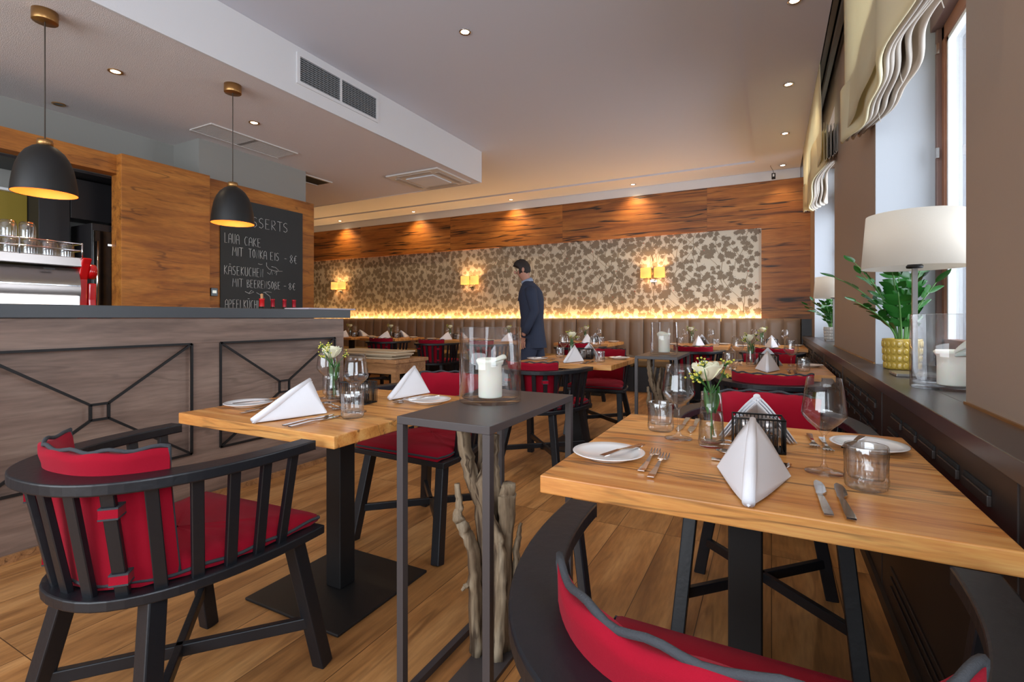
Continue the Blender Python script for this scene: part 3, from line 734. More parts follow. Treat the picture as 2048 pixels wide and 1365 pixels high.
MB().box(-.17, -.14, -.35, .15, -.012, 0).box(.11, .14, -.35, .15, -.012, 0).build('frame', M_filter, t); MB().box(-.14, .11, -.35, .15, -.004, 0).build('backing', M_dark, t)
t = empty('air_conditioner', (-3.895, 5.165, 2.888)); tag(t, 'square white ceiling cassette air conditioner near the bulkhead', 'air conditioner')
MB().box(-.40, .40, -.37, .37, -.02, 0).build('panel', M_filter, t, bevel=.008)
MB().box(-.21, .21, -.2, .2, -.034, -.02).build('intake_grille', M_white, t, bevel=.004)
for a, b_, c_, d_ in ((-.34, -.28, -.25, .25), (.28, .34, -.25, .25), (-.25, .25, -.32, -.27), (-.25, .25, .27, .32)): MB().box(a, b_, c_, d_, -.026, -.0195).build('air_flap', M_curtain2, t)

# curtain track and rails
t = MB().box(.375, .41, -3.5, 7.9, 3.28, 3.33).box(.42, .45, -3.5, 7.9, 3.20, 3.26).box(.455, .47, -3.5, 7.9, 3.30, 3.36).build('curtain_rail', M_rail); tag(t, 'dark steel curtain rail above the windows', 'curtain rail')
t = empty('motion_sensor', (.02, 7.95, 3.269)); tag(t, 'small black sensor dangling from its wire at the ceiling corner', 'sensor')
MB().tube([(-.03, 0, 0), (-.035, 0, -.01), (-.015, 0, -.05), (.0, 0, -.08), (.005, 0, -.115)], .003, 6).build('wire', M_stone, t)
MB().box(-.02, .03, -.012, .012, -.20, -.115).build('housing', M_stone, t, bevel=.004)
MB().box(-.006, .016, -.014, -.0121, -.165, -.13).build('label', M_salt, t)

# roman blinds
def blind(ya, yb, zb, label, wob, nf=5, seed=1, x0=.378, zt=3.26, bunch=0):
    rr = random.Random(seed)
    t = empty('roman_blind', (x0, ya, zb)); tag(t, label, 'roman blind', 'cream roman blinds at the windows')
    Ly = yb - ya; ny = 60
    ph = [rr.uniform(0, 6) for _ in range(6)]
    def wav(s_): return wob * (math.sin(s_ * 9 + ph[0]) + .5 * math.sin(s_ * 21 + ph[1]))
    def sag(s_): return bunch * math.sin(s_ * 3.14 * 2.3 + ph[2]) - .03 * math.sin(s_ * 3.14)
    rows = []
    for k_ in range(14):
        a = k_ / 13; z = (zt - zb) * a
        rows.append([(wav(s_ / ny) * (1 - a) * .6 + .012 * math.sin(7 * s_ / ny + 3 * a) * (1 - a), Ly * s_ / ny, z * (1 if a else 1) + sag(s_ / ny) * (1 - a)) for s_ in range(ny + 1)])
    MB().grid(rows).build('fabric', M_curtain, t, solid=.003)
    for i in range(nf):
        # each fold: a U-shaped hanging loop
        rows = []
        h = .30 - .02 * i + .02 * rr.random(); w_ = .019
        for q in range(11):
            a = q / 10 * math.pi; rows.append(None)
        rows = []
        prof = [(0, h), (.0, h * .5), (.001, .03)] + [(w_ / 2 - w_ / 2 * math.cos(a), .022 - .022 * math.sin(a)) for a in [j * math.pi / 6 for j in range(7)]] + [(w_ - .001, .03), (w_, h * .5), (w_, h)]
        for px, pz in prof:
            rows.append([(.006 + i * (w_ + .004) + px + wav(s_ / ny) * 1.5 + (i * .004 * math.sin(5 * s_ / ny + i)), Ly * s_ / ny, pz - .05 + .012 * i + sag(s_ / ny) + .006 * math.sin(17 * s_ / ny + i + ph[3])) for s_ in range(ny + 1)])
        MB().grid(rows).build('fold', M_curtain2 if i else M_curtain, t, solid=.002)
    th = MB()
    for s_ in (.25, .55, .8): th.tube([(.10, Ly * s_, .0), (.105, Ly * s_ + .01, -.04), (.11, Ly * s_ + .004, -.07)], .0015, 4)
    th.build('loose_thread', M_curtain2, t)
blind(1.55, 3.42, 2.15, 'cream roman blind with grey folds at the near window', .014, 6, 3, x0=.372)
blind(4.9, 7.35, 2.43, 'crumpled cream roman blind at the far window', .02, 6, 8, x0=.36, bunch=.07)

# ------------------------------------------------------------ chair
def railx(y): # half width of the rail at depth y (0.21 front .. -0.30 back)
    q = (.21 - y) / .51
    return .325 * math.sqrt(max(0, 1 - q ** 2.6))
def curve(n, front=.235, back=-.30, half=.325, p=2.6):
    """plan curve from right front round the back to left front, even by arc"""
    pts = []
    for i in range(201):
        a = i / 200 * math.pi
        s_ = abs(math.sin(a)) ** (2 / p) if p else math.sin(a)
        pts.append((half * math.copysign(abs(math.cos(a)) ** .82, math.cos(a)), front - (front - back) * s_))
    ln = [0]
    for i in range(200): ln.append(ln[-1] + math.dist(pts[i], pts[i + 1]))
    out = []; k_ = 0
    for i in range(n):
        tgt = ln[-1] * i / (n - 1)
        while k_ < 199 and ln[k_ + 1] < tgt: k_ += 1
        f = (tgt - ln[k_]) / max(1e-9, ln[k_ + 1] - ln[k_]); f = min(1, max(0, f))
        out.append(Vector((pts[k_][0] + (pts[k_ + 1][0] - pts[k_][0]) * f, pts[k_][1] + (pts[k_ + 1][1] - pts[k_][1]) * f, 0)))
    return out
def normals(c):
    out = []
    for i in range(len(c)):
        t = (c[min(i + 1, len(c) - 1)] - c[max(i - 1, 0)]).normalized(); out.append(Vector((t.y, -t.x, 0)) * -1)
    return out
def make_chair():
    t = empty('dining_chair')
    N = 49; c = curve(N); nn = normals(c)
    # make the normals point inward (towards the centre)
    rows = []
    for i in range(N):
        s_ = i / (N - 1); w_ = .058 + .032 * math.sin(math.pi * s_) ** 2
        inn = nn[i] if nn[i].dot(Vector((0, .05, 0)) - c[i]) > 0 else -nn[i]
        o_ = c[i]; q = c[i] + inn * w_
        rows.append([(o_.x, o_.y, .710), (q.x, q.y, .710), (q.x, q.y, .738), (o_.x, o_.y, .738)])
    m = MB(); m.grid(rows, closed=True, smooth=False); m.add(rows[0], [(0, 1, 2, 3)]); m.add(rows[-1], [(3, 2, 1, 0)])
    m.build('arm_rail', M_black, t, bevel=.004)
    # seat: D-shaped board
    sc2 = curve(41, .315, -.245, .285, 2.4)
    m = MB(); m.prism([(p.x, p.y) for p in sc2], .425, .452); m.build('seat', M_black, t, bevel=.004)
    # spindles
    NS = 15
    tc_ = curve(201); tn = normals(tc_); bc = curve(201, .235, -.235, .272, 2.4); bn = normals(bc)
    for i in range(NS):
        s_ = .035 + .93 * i / (NS - 1); s_ = s_ + .0 * 0
        k_ = int(s_ * 200)
        a = tc_[k_]; inn = tn[k_] if tn[k_].dot(Vector((0, .05, 0)) - a) > 0 else -tn[k_]
        a = a + inn * .034
        k2 = int((.05 + .90 * i / (NS - 1)) * 200); b_ = bc[k2]; bi = bn[k2] if bn[k2].dot(Vector((0, .05, 0)) - b_) > 0 else -bn[k2]
        b_ = b_ + bi * .018
        MB().bar((b_.x, b_.y, .450), (a.x, a.y, .712), .028, .016, up=(bi.x, bi.y, 0)).build('spindle', M_black, t, bevel=.002, seg=1)
    for sx in (-1, 1):
        MB().bar((sx * .225, .245, .428), (sx * .262, .33, 0), .045, .045, up=(0, 1, 0)).build('leg', M_black, t, bevel=.004)
        MB().bar((sx * .165, -.125, .428), (sx * .243, -.20, 0), .045, .045, up=(0, 1, 0)).build('leg', M_black, t, bevel=.004)
    MB().bar((-.25, .30, .15), (.222, -.175, .15), .022, .035).bar((.25, .30, .15), (-.222, -.175, .15), .022, .035).bar((-.215, .18, .41), (.215, .18, .41), .03, .03).build('stretcher', M_black, t, bevel=.003)
    # seat cushion
    sc3 = curve(41, .318, -.20, .252, 2.4); poly = [(p.x, p.y) for p in sc3]
    cx, cy = 0, .04; rows = []
    prof = [(1.0, .455), (1.01, .462), (.99, .480), (.93, .492), (.7, .50), (.35, .504), (.02, .505)]
    for s_, z in prof:
        rows.append([((x - cx) * s_ + cx, (y - cy) * s_ + cy, z + .002 * math.sin(9 * i_ / 4 + z * 60)) for i_, (x, y) in enumerate(poly)])
    m = MB(); m.grid(rows, closed=True)
    sc_o = m.build('seat_cushion', M_red, t, sub=0)
    pts = [((x - cx) * 1.012 + cx, (y - cy) * 1.012 + cy, .468 + .003 * math.sin(i_ * 1.3)) for i_, (x, y) in enumerate(poly)]; pts.append(pts[0])
    MB().tube(pts, .0045, 6, caps=False).build('seat_cushion_trim', M_piping, sc_o)
    # back cushion, wrapping inside the rail
    NB = 31; lo = .27; hi = .73
    def arcp(s_, f):   # f 0 = seat level, 1 = rail level
        k_ = int((lo + (hi - lo) * s_) * 200)
        a = tc_[k_]; inn = tn[k_] if tn[k_].dot(Vector((0, .05, 0)) - a) > 0 else -tn[k_]
        b_ = bc[k_]; bi = bn[k_] if bn[k_].dot(Vector((0, .05, 0)) - b_) > 0 else -bn[k_]
        p_ = (a + inn * .064) * f + (b_ + bi * .034) * (1 - f)
        n_ = (inn * f + bi * (1 - f)).normalized()
        return p_, n_
    zs_ = [.470, .50, .56, .62, .68, .72, .745, .77, .788]
    outer = []; inner = []
    for z in zs_:
        f = (z - .45) / .27; r0 = []; r1 = []
        for i in range(NB):
            s_ = i / (NB - 1); p_, n_ = arcp(s_, min(f, 1.0))
            e = min(1, 6 * min(s_, 1 - s_) + .12); v_ = min(1, (zs_[-1] - z) * 18 + .14, (z - zs_[0]) * 22 + .2)
            th_ = .050 * (e * v_) ** .6
            back = .0 if z < .741 else -.028 * min(1, (z - .738) * 30) * e * .3
            wv = .003 * math.sin(i * .9)
            r0.append((p_.x + n_.x * back, p_.y + n_.y * back, z + (wv if z > .75 else 0)))
            r1.append((p_.x + n_.x * (th_ + back * .3), p_.y + n_.y * (th_ + back * .3), z + (wv if z > .75 else 0)))
        outer.append(r0); inner.append(r1)
    ring = [list(r) for r in outer] + [list(r) for r in reversed(inner)]
    ring.append(ring[0])
    m = MB(); m.grid([[ring[a][b_] for a in range(len(ring))] for b_ in range(NB)])
    n_r = len(ring) - 1
    for q in (0, NB - 1): m.add([ring[a][q] for a in range(n_r)], [tuple(range(n_r)) if q == 0 else tuple(reversed(range(n_r)))], 0, True)
    bc_o = m.build('back_cushion', M_red, t)
    edge = []
    for i in range(NB):
        a = outer[-1][i]; b_ = inner[-1][i]; edge.append(((a[0] + b_[0]) / 2, (a[1] + b_[1]) / 2, .793 + .004 * math.sin(i * 1.1)))
    sideR = [((outer[k_][0][0] + inner[k_][0][0]) / 2, (outer[k_][0][1] + inner[k_][0][1]) / 2, zs_[k_]) for k_ in range(len(zs_))]
    sideL = [((outer[k_][-1][0] + inner[k_][-1][0]) / 2, (outer[k_][-1][1] + inner[k_][-1][1]) / 2, zs_[k_]) for k_ in range(len(zs_))]
    MB().tube(sideR + edge + list(reversed(sideL)), .0048, 6).build('back_cushion_trim', M_piping, bc_o)
    # straps round two spindles
    for i in (5, 9):
        for z in (.495, .66):
            s_ = .035 + .93 * i / (NS - 1); k_ = int(s_ * 200); k2 = int((.05 + .90 * i / (NS - 1)) * 200)
            a = tc_[k_]; inn = tn[k_] if tn[k_].dot(Vector((0, .05, 0)) - a) > 0 else -tn[k_]; a = a + inn * .034
            b_ = bc[k2]; bi = bn[k2] if bn[k2].dot(Vector((0, .05, 0)) - b_) > 0 else -bn[k2]; b_ = b_ + bi * .018
            f = (z - .45) / .262; p_ = b_.lerp(a, f); n_ = bi
            sd = Vector((-n_.y, n_.x, 0))
            mt = Matrix((( sd.x, n_.x, 0, p_.x), (sd.y, n_.y, 0, p_.y), (0, 0, 1, z), (0, 0, 0, 1)))
            MB().box(-.019, .019, -.014, .05, -.013, .013, 0, mt).box(-.0195, .0195, -.0145, .03, .010, .014, 1, mt).box(-.0195, .0195, -.0145, .03, -.014, -.010, 1, mt).build('strap', [M_red, M_piping], bc_o)
    return t
chair0 = make_chair(); freeze(chair0); chair_used = [False]
def chair(x, y, rz, label):
    o = chair0 if not chair_used[0] else copy_tree(chair0)
    chair_used[0] = True
    o.location = (x, y, 0); o.rotation_euler = (0, 0, R(rz))
    tag(o, label, 'chair', 'black spindle chairs with crimson cushions'); return o
chair(-1.50, .775, 5, 'black spindle chair at the left foreground, back turned, beside the bar')
chair(-1.57, 2.15, 178, 'black spindle chair facing the camera at the far side of the left front table')
chair(-.036, .705, 0, 'black spindle chair in the bottom right corner, closest to the camera')
chair(-.03, 2.10, 181, 'black spindle chair facing the camera at the far side of the right front table')
chair(-1.52, 3.36, -4, 'black spindle chair with back turned at the middle-row left table')
chair(-1.47, 4.73, 182, 'black spindle chair facing the camera at the far side of the middle-row left table')
chair(.0, 3.30, 0, 'black spindle chair with back turned at the middle-row window table')
chair(-.02, 4.69, 180, 'black spindle chair facing the camera at the far side of the middle-row window table')
chair(.0, 5.95, 0, 'black spindle chair in front of the bench table nearest the windows')
chair(-.78, 5.95, 3, 'black spindle chair in front of the second bench table from the windows')
chair(-2.22, 6.05, 0, 'black spindle chair in front of the third bench table, right of the person')
chair(-3.6, 6.1, -4, 'black spindle chair in front of the fourth bench table, behind the person')
chair(-4.42, 6.0, 10, 'black spindle chair in front of the fifth bench table from the windows')
chair(-5.45, 6.08, 10, 'black spindle chair farthest left at the bench, behind the sideboard')

# ------------------------------------------------------------ tables
ZT = .745
def make_table():
    t = empty('dining_table')
    MB().box(-.405, .405, -.41, .41, ZT - .040, ZT).build('tabletop', M_oak, t, bevel=.003)
    MB().box(-.04, .04, -.04, .04, .012, ZT - .04).build('pedestal', M_blackmetal, t, bevel=.004)
    MB().box(-.25, .25, -.25, .25, 0, .012).build('base_plate', M_blackmetal, t, bevel=.004)
    MB().box(-.2, .2, -.2, .2, ZT - .050, ZT - .0405).build('mounting_plate', M_blackmetal, t)
    return t
table0 = make_table(); freeze(table0); tu = [False]
def table(x, y, rz, label):
    o = table0 if not tu[0] else copy_tree(table0)
    tu[0] = True; o.location = (x, y, 0); o.rotation_euler = (0, 0, R(rz)); tag(o, label, 'table', 'square oak pedestal tables'); return o

# tableware prototypes -------------------------------------------------
def proto(name, mb, m, **k):
    o = mb.build(name, m, None, **k); return o
USED = {}
def inst(p, x, y, z, rz, label, cat, group=None):
    if p.name not in USED: USED[p.name] = True; o = p
    else: o = copy_tree(p)
    o.location = (x, y, z); o.rotation_euler = (0, 0, rz); tag(o, label, cat, group); return o
plate0 = proto('side_plate', MB().lathe([(.0005, .002), (.050, .002), (.053, .0), (.056, .003), (.074, .010), (.089, .0155), (.0905, .0170), (.089, .0180), (.074, .0130), (.056, .007), (.0005, .0062)], 48), M_porcelain)
# wine glass
def wine_glass():
    prof = [(.0392, .0012), (.0385, .0028), (.020, .006), (.008, .012), (.0042, .022), (.0038, .05), (.0040, .082), (.0065, .090), (.018, .102), (.034, .117), (.0445, .130), (.0462, .137), (.0450, .148), (.0400, .185), (.0345, .2175)]
    inn = [(.0330, .2175), (.0386, .185), (.0435, .148), (.0447, .137), (.0430, .131), (.033, .119), (.018, .1045), (.0005, .098)]
    m = MB().lathe([(.0005, 0)] + [(.039, 0)] + prof + inn, 32)
    return proto('wine_glass', m, M_glass)
wg0 = wine_glass()
def tumbler():
    def rf(a, k): return 1 + (.035 * math.cos(20 * a) if 5 <= k <= 7 else (.05 * math.cos(20 * a + k) if 2 <= k <= 4 else 0))
    m = MB().lathe([(.0005, .0), (.033, .0), (.0365, .004), (.038, .012), (.0385, .022), (.038, .030), (.0382, .062), (.0388, .068), (.0392, .088), (.0380, .0905), (.0365, .088), (.0358, .064), (.034, .030), (.031, .022), (.0005, .020)], 72, rfun=rf)
    return proto('water_tumbler', m, M_thick)
tb0 = tumbler()
# napkin: a square of linen folded to a standing wedge (ridge runs from the peak down to the front)
def napkin():
    m = MB(); ap = Vector((0, .02, .122)); ft = Vector((0, -.205, .004)); Lc = Vector((-.068, .03, .003)); Rc = Vector((.068, .03, .003))
    def sheet(tip, foot, corner, inw, n=9):
        # triangular sheet peak/foot/corner, slightly bowed, rounded along the ridge
        rows = []
        for i in range(n + 1):
            a = i / n; row = []
            for j in range(n + 1):
                b_ = j / n
                p_ = (tip.lerp(foot, a)).lerp(corner, b_ if True else 0)
                # rounding near the ridge
                rd = .010 * (1 - b_) ** 6; side = 1 if corner.x > 0 else -1
                bow = .007 * math.sin(math.pi * b_) * math.sin(math.pi * min(1, a + .15))
                p_ = Vector((p_.x + side * (.009 * (1 - (1 - b_) ** 5)) * (1 - b_ * .5) - side * inw, p_.y - bow, p_.z + rd * 0))
                row.append(tuple(p_))
            rows.append(row)
        return rows
    for k_ in range(3):
        sh_ = .0042 * k_
        for cr in (Lc, Rc):
            m.grid(sheet(ap - Vector((0, -sh_ * .6, sh_ * 1.2)), ft + Vector((0, sh_ * 2.4, 0)), Vector((cr.x * (1 - .03 * k_), cr.y + sh_ * 1.5, cr.z)), sh_ * .9))
    # ridge roll closing the fold
    pts = [ap + Vector((0, .001, -.004)), ap.lerp(ft, .33) + Vector((0, 0, .001)), ap.lerp(ft, .66), ft + Vector((0, .004, .006))]
    m.tube(pts, [.006, .0095, .0115, .0105], 12)
    return proto('linen_napkin', m, M_linen, solid=.0016)
np0 = napkin()
def fork(name='fork', L=.19):
    t = empty(name)
    m = MB(); hw = .0065
    rows = []
    # handle to neck, along +y (tines at +y)
    prof = [(-L / 2, .0075, .004), (-L / 2 + .02, .0078, .0035), (-.02, .0050, .005), (.02, .0035, .009), (.04, .0042, .008), (.052, .011, .0045), (.062, .0125, .004)]
    top = [[(-w_, y, z), (w_, y, z)] for y, w_, z in prof]
    m.grid(top, smooth=False)
    for i in range(4):
        x = -.0108 + i * .0072
        m.grid([[(x - .002, .062, .004), (x + .002, .062, .004)], [(x - .002, .08, .0055), (x + .002, .08, .0055)], [(x - .0009, L / 2, .011), (x + .0009, L / 2, .011)]], smooth=False)
    D.objects.remove(t)
    return proto(name, m, M_steel, solid=.0022)
def knife(name='table_knife', L=.215, bw=.019):
    m = MB()
    prof = [(-L / 2, -.0075, .0075, .005), (-L / 2 + .02, -.008, .008, .005), (-.01, -.0055, .0055, .006), (.0, -.0045, .0045, .005), (.012, -.006, .006, .004), (.03, -.004, bw - .004, .0035), (.07, -.003, bw - .002, .003), (.095, .0, bw - .004, .003), (L / 2, .005, .008, .003)]
    m.grid([[(a, y, z), (b_, y, z)] for y, a, b_, z in prof], smooth=False)
    return proto(name, m, M_steel, solid=.003)
def spoon(name='dessert_spoon', L=.175):
    m = MB()
    prof = [(-L / 2, .0065, .004), (-L / 2 + .02, .0068, .0035), (0, .004, .007), (.03, .003, .011), (.04, .0045, .011)]
    m.grid([[(-w_, y, z), (w_, y, z)] for y, w_, z in prof], smooth=False)
    rows = []
    for i in range(9):
        a = i / 8; y = .038 + (L / 2 - .038) * a; w_ = .0165 * math.sin(math.pi * (.08 + .86 * a)) ** .7; row = []
        for j in range(7):
            s_ = -1 + j / 3; row.append((w_ * s_, y, .012 - .008 * (1 - s_ * s_) * math.sin(math.pi * (.05 + .9 * a))))
        rows.append(row)
    m.grid(rows)
    return proto(name, m, M_steel, solid=.0016)
fk0 = fork(); kn0 = knife(); bk0 = knife('butter_knife', .165, .017); spn0 = spoon(); dfk0 = fork('dessert_fork', .17)
# cruet caddy
def caddy():
    t = empty('cruet_caddy')
    w_, d_, h = .062, .040, .088; m = MB(); r_ = .0016
    def loop(z, rr): m.tube([(-w_, -d_, z), (w_, -d_, z), (w_, d_, z), (-w_, d_, z), (-w_, -d_, z)], rr, 6, caps=False)
    loop(h, .0026); loop(.003, .0026)
    for i in range(14):
        x = -w_ + 2 * w_ * i / 13; m.tube([(x, -d_, .003), (x, -d_, h)], r_, 5); m.tube([(x, d_, .003), (x, d_, h)], r_, 5)
    for i in range(1, 8):
        y = -d_ + 2 * d_ * i / 8; m.tube([(-w_, y, .003), (-w_, y, h)], r_, 5); m.tube([(w_, y, .003), (w_, y, h)], r_, 5)
    m.box(-w_, w_, -d_, d_, .001, .003)
    m.build('wire_basket', M_blackmetal, t)
    return t
cd0 = caddy()
def shaker(name, cm):
    t = empty(name)
    MB().lathe([(.0005, 0), (.022, 0), (.024, .004), (.0225, .055), (.0215, .060), (.0005, .0605)], 20).build('jar', M_thick, t)
    MB().lathe([(.0005, .003), (.0205, .003), (.0205, .035), (.0005, .036)], 16).build('filling', cm, t)
    MB().lathe([(.0225, .060), (.0225, .076), (.018, .080), (.0005, .081)], 20).build('lid', M_brushed, t)
    return t
salt0 = shaker('salt_shaker', M_salt); pep0 = shaker('pepper_shaker', M_pepper)
# vase and rose
def vase():
    t = empty('bud_vase')
    MB().lathe([(.0005, .0), (.030, .0), (.0335, .005), (.0345, .015), (.0325, .06), (.0285, .11), (.0265, .15), (.0250, .15), (.0270, .11), (.031, .06), (.0325, .018), (.028, .012), (.0005, .010)], 32).build('glass_body', M_glass, t)
    MB().lathe([(.0005, .013), (.028, .013), (.0315, .02), (.0305, .06), (.0285, .095), (.0005, .095)], 28).build('water', M_water, t)
    return t
vs0 = vase()
def rose(seed, lod=1):
    rr = random.Random(seed)
    t = empty('rose_posy')
    m = MB(); m.tube([(.0, .0, .02), (.004, .002, .08), (.008, 0, .15), (.012, -.004, .185)], .0026, 6)
    for i in range(4): a = rr.uniform(0, 6.28); m.tube([(.008 * math.cos(a), .008 * math.sin(a), .03), (-.006 * math.cos(a), -.006 * math.sin(a), .14), (.01 * math.cos(a + 1), .01 * math.sin(a + 1), .17)], .0012, 5)
    m.build('stem', M_stemg, t)
    p_ = MB(); c0 = Vector((.014, -.005, .205))
    # petals: overlapping cupped sheets in whorls
    for wh, (n, r0, h, op) in enumerate([(3, .009, .052, .0), (4, .016, .054, .08), (5, .023, .054, .25), (5, .029, .050, .55)]):
        for i in range(n):
            a0 = 6.283 * i / n + wh * .7; rows = []
            for u in range(6):
                f = u / 5; row = []
                for v in range(6):
                    g = v / 5 - .5; wd = 1.25 * (6.283 / n) * (.5 + .6 * math.sin(math.pi * (.15 + .6 * f)))
                    a = a0 + g * wd; rr_ = r0 * (.25 + .9 * math.sin(min(1.57, f * 1.9))) + op * .010 * f ** 3 * 1.4
                    z = -.022 + h * f - .012 * abs(g * 2) ** 2 * f - (.006 * op if f > .9 else 0)
                    row.append((c0.x + rr_ * math.cos(a), c0.y + rr_ * math.sin(a), c0.z + z))
                rows.append(row)
            p_.grid(rows)
    p_.build('rose_bloom', M_rose, t, solid=.001)
    y_ = MB(); g_ = MB()
    for k_ in range(7):
        a = rr.uniform(0, 6.28); L_ = rr.uniform(.04, .062); tip = Vector((L_ * math.cos(a), L_ * math.sin(a), rr.uniform(.19, .24)))
        g_.tube([(0, 0, .14), (tip.x * .4, tip.y * .4, .17), tuple(tip)], .001, 4)
        for q in range(9):
            o = tip + Vector((rr.gauss(0, .008), rr.gauss(0, .008), rr.gauss(0, .007)))
            g_.tube([tuple(tip - Vector((tip.x * .2, tip.y * .2, .01))), tuple(o)], .0007, 4)
            y_.lathe([(.0004, -.003), (.003, -.001), (.0032, .001), (.0004, .003)], 6, M=Matrix.Translation(o))
    for k_ in range(3):
        a = rr.uniform(0, 6.28); d_ = Vector((math.cos(a), math.sin(a), 0)); sd = Vector((-d_.y, d_.x, 0)); b0 = Vector((0, 0, .09)) + d_ * .012
        rows = []
        for u in range(6):
            f = u / 5; w_ = .011 * math.sin(math.pi * (.06 + .9 * f)); q = b0 + d_ * (.012 * f) + Vector((0, 0, .075 * f)); rows.append([tuple(q - sd * w_), tuple(q + d_ * .003), tuple(q + sd * w_)])
        g_.grid(rows)
    g_.build('foliage', M_green, t, solid=.0006); y_.build('filler_flowers', M_yel, t)['kind'] = 'stuff'
    return t
rs0 = rose(3); rs1 = rose(11)
for o_ in (cd0, salt0, pep0, vs0, rs0, rs1): freeze(o_)
for o_ in (plate0, wg0, tb0, np0, fk0, kn0, bk0, spn0, dfk0): KIDS[o_.name] = []

def lay(cx, cy, rz, where, full=2, nap2=None, sides=('near', 'far')):
    """one laid table: near place setting and, turned about, the far one"""
    def pos(x, y, s_):
        x, y = x * s_, y * s_; c_, s2 = math.cos(rz), math.sin(rz)
        return cx + x * c_ - y * s2, cy + x * s2 + y * c_
    for sd in sides:
        s_ = 1 if sd == 'near' else -1; ra = rz + (0 if s_ > 0 else math.pi); z = ZT + .0004
        wd = 'near' if sd == 'near' else 'far'
        x, y = pos(-.30, -.20, s_); inst(plate0, x, y, z, ra, 'white side plate at the %s place of the %s' % (wd, where), 'plate', 'white side plates')
        x, y = pos(.175, -.09, s_); inst(wg0, x, y, z, ra, 'empty wine glass at the %s place of the %s' % (wd, where), 'wine glass', 'wine glasses')
        x, y = pos(.243, -.175, s_); inst(tb0, x, y, z, ra, 'ribbed water tumbler at the %s place of the %s' % (wd, where), 'tumbler', 'ribbed water tumblers')
        if sd == 'far' and nap2: nx, ny, na = nap2; inst(np0, nx, ny, z, na, 'folded white napkin at the far place of the ' + where, 'napkin', 'standing linen napkins')
        else:
            x, y = pos(.030 * s_ + (0 if s_ > 0 else -.0), -.20, s_); on_ = inst(np0, x, y, z, ra, 'folded white napkin at the %s place of the %s' % (wd, where), 'napkin', 'standing linen napkins')
            on_.scale = (1.05, 1.05, 1.05) if sd == 'near' else (1.4, 1.0, 1.08)
        if full >= 1:
            x, y = pos(-.27, -.19, s_); inst(bk0, x, y, z + .0165, ra + R(-18), 'butter knife lying across the %s plate of the %s' % (wd, where), 'knife', 'butter knives')
            x, y = pos(-.200, -.19, s_); inst(fk0, x, y, z, ra + R(1), 'outer fork at the %s place of the %s' % (wd, where), 'fork', 'table forks')
            x, y = pos(-.171, -.225, s_); inst(fk0, x, y, z, ra + R(1), 'inner fork at the %s place of the %s' % (wd, where), 'fork', 'table forks')
            x, y = pos(.153, -.285, s_); inst(kn0, x, y, z, ra + R(3), 'inner knife at the %s place of the %s' % (wd, where), 'knife', 'table knives')
            x, y = pos(.188, -.288, s_); inst(kn0, x, y, z, ra + R(2), 'outer knife at the %s place of the %s' % (wd, where), 'knife', 'table knives')
        if full >= 2:
            x, y = pos(.025, -.055, s_); inst(spn0, x, y, z, ra + R(78), 'dessert spoon above the %s napkin of the %s' % (wd, where), 'spoon', 'dessert spoons')
            x, y = pos(.02, -.10 if s_ > 0 else -.095, s_); inst(dfk0, x, y, z, ra + R(-88), 'dessert fork above the %s napkin of the %s' % (wd, where), 'fork', 'dessert forks')
    z = ZT + .0004
    x, y = pos(-.08, .04, 1); inst(vs0, x, y, z, rz, 'clear bud vase on the ' + where, 'vase', 'bud vases')
    inst(rs0 if (len(where) % 2) else rs1, x, y, z + .0, rz + len(where), 'cream rose with yellow filler flowers on the ' + where, 'flower', 'rose posies')
    x, y = pos(.035, .065, 1); inst(cd0, x, y, z, rz + R(6), 'black wire cruet caddy on the ' + where, 'caddy', 'wire cruet caddies')
    for (q, p0, nm_) in ((-.028, salt0, 'salt'), (.028, pep0, 'pepper')):
        x, y = pos(.035 + q, .065 + q * .1, 1); inst(p0, x, y, z + .0035, rz, nm_ + ' shaker inside the wire caddy on the ' + where, 'shaker', 'salt and pepper shakers')

table(-1.57, 1.487, 0, 'square oak pedestal table in the left foreground by the bar')
table(-.060, 1.437, 0, 'square oak pedestal table in the right foreground by the windowsill')
table(-1.472, 4.065, 0, 'square oak pedestal table in the middle row, left of the second console')
table(-.055, 4.03, 0, 'square oak pedestal table in the middle row by the windowsill')
BT = [(-.03, 'bench table nearest the windows'), (-.875, 'second bench table from the windows'), (-2.385, 'third bench table, right of the person'), (-3.675, 'fourth bench table, behind the person'), (-4.815, 'fifth bench table from the windows'), (-6.13, 'sixth bench table from the windows'), (-7.15, 'seventh bench table, farthest left')]
for x, s_ in BT: table(x, 7.05, 0, 'square oak pedestal ' + s_)
lay(-.068, 1.437, 0, 'right front table', 2)
lay(-1.57, 1.487, 0, 'left front table', 2, nap2=(-1.50, 1.86, R(12)))
lay(-1.472, 4.065, 0, 'middle-row left table', 1)
lay(-.055, 4.03, 0, 'middle-row window table', 1)
for x, s_ in BT: lay(x, 7.05, 0, s_, 0)

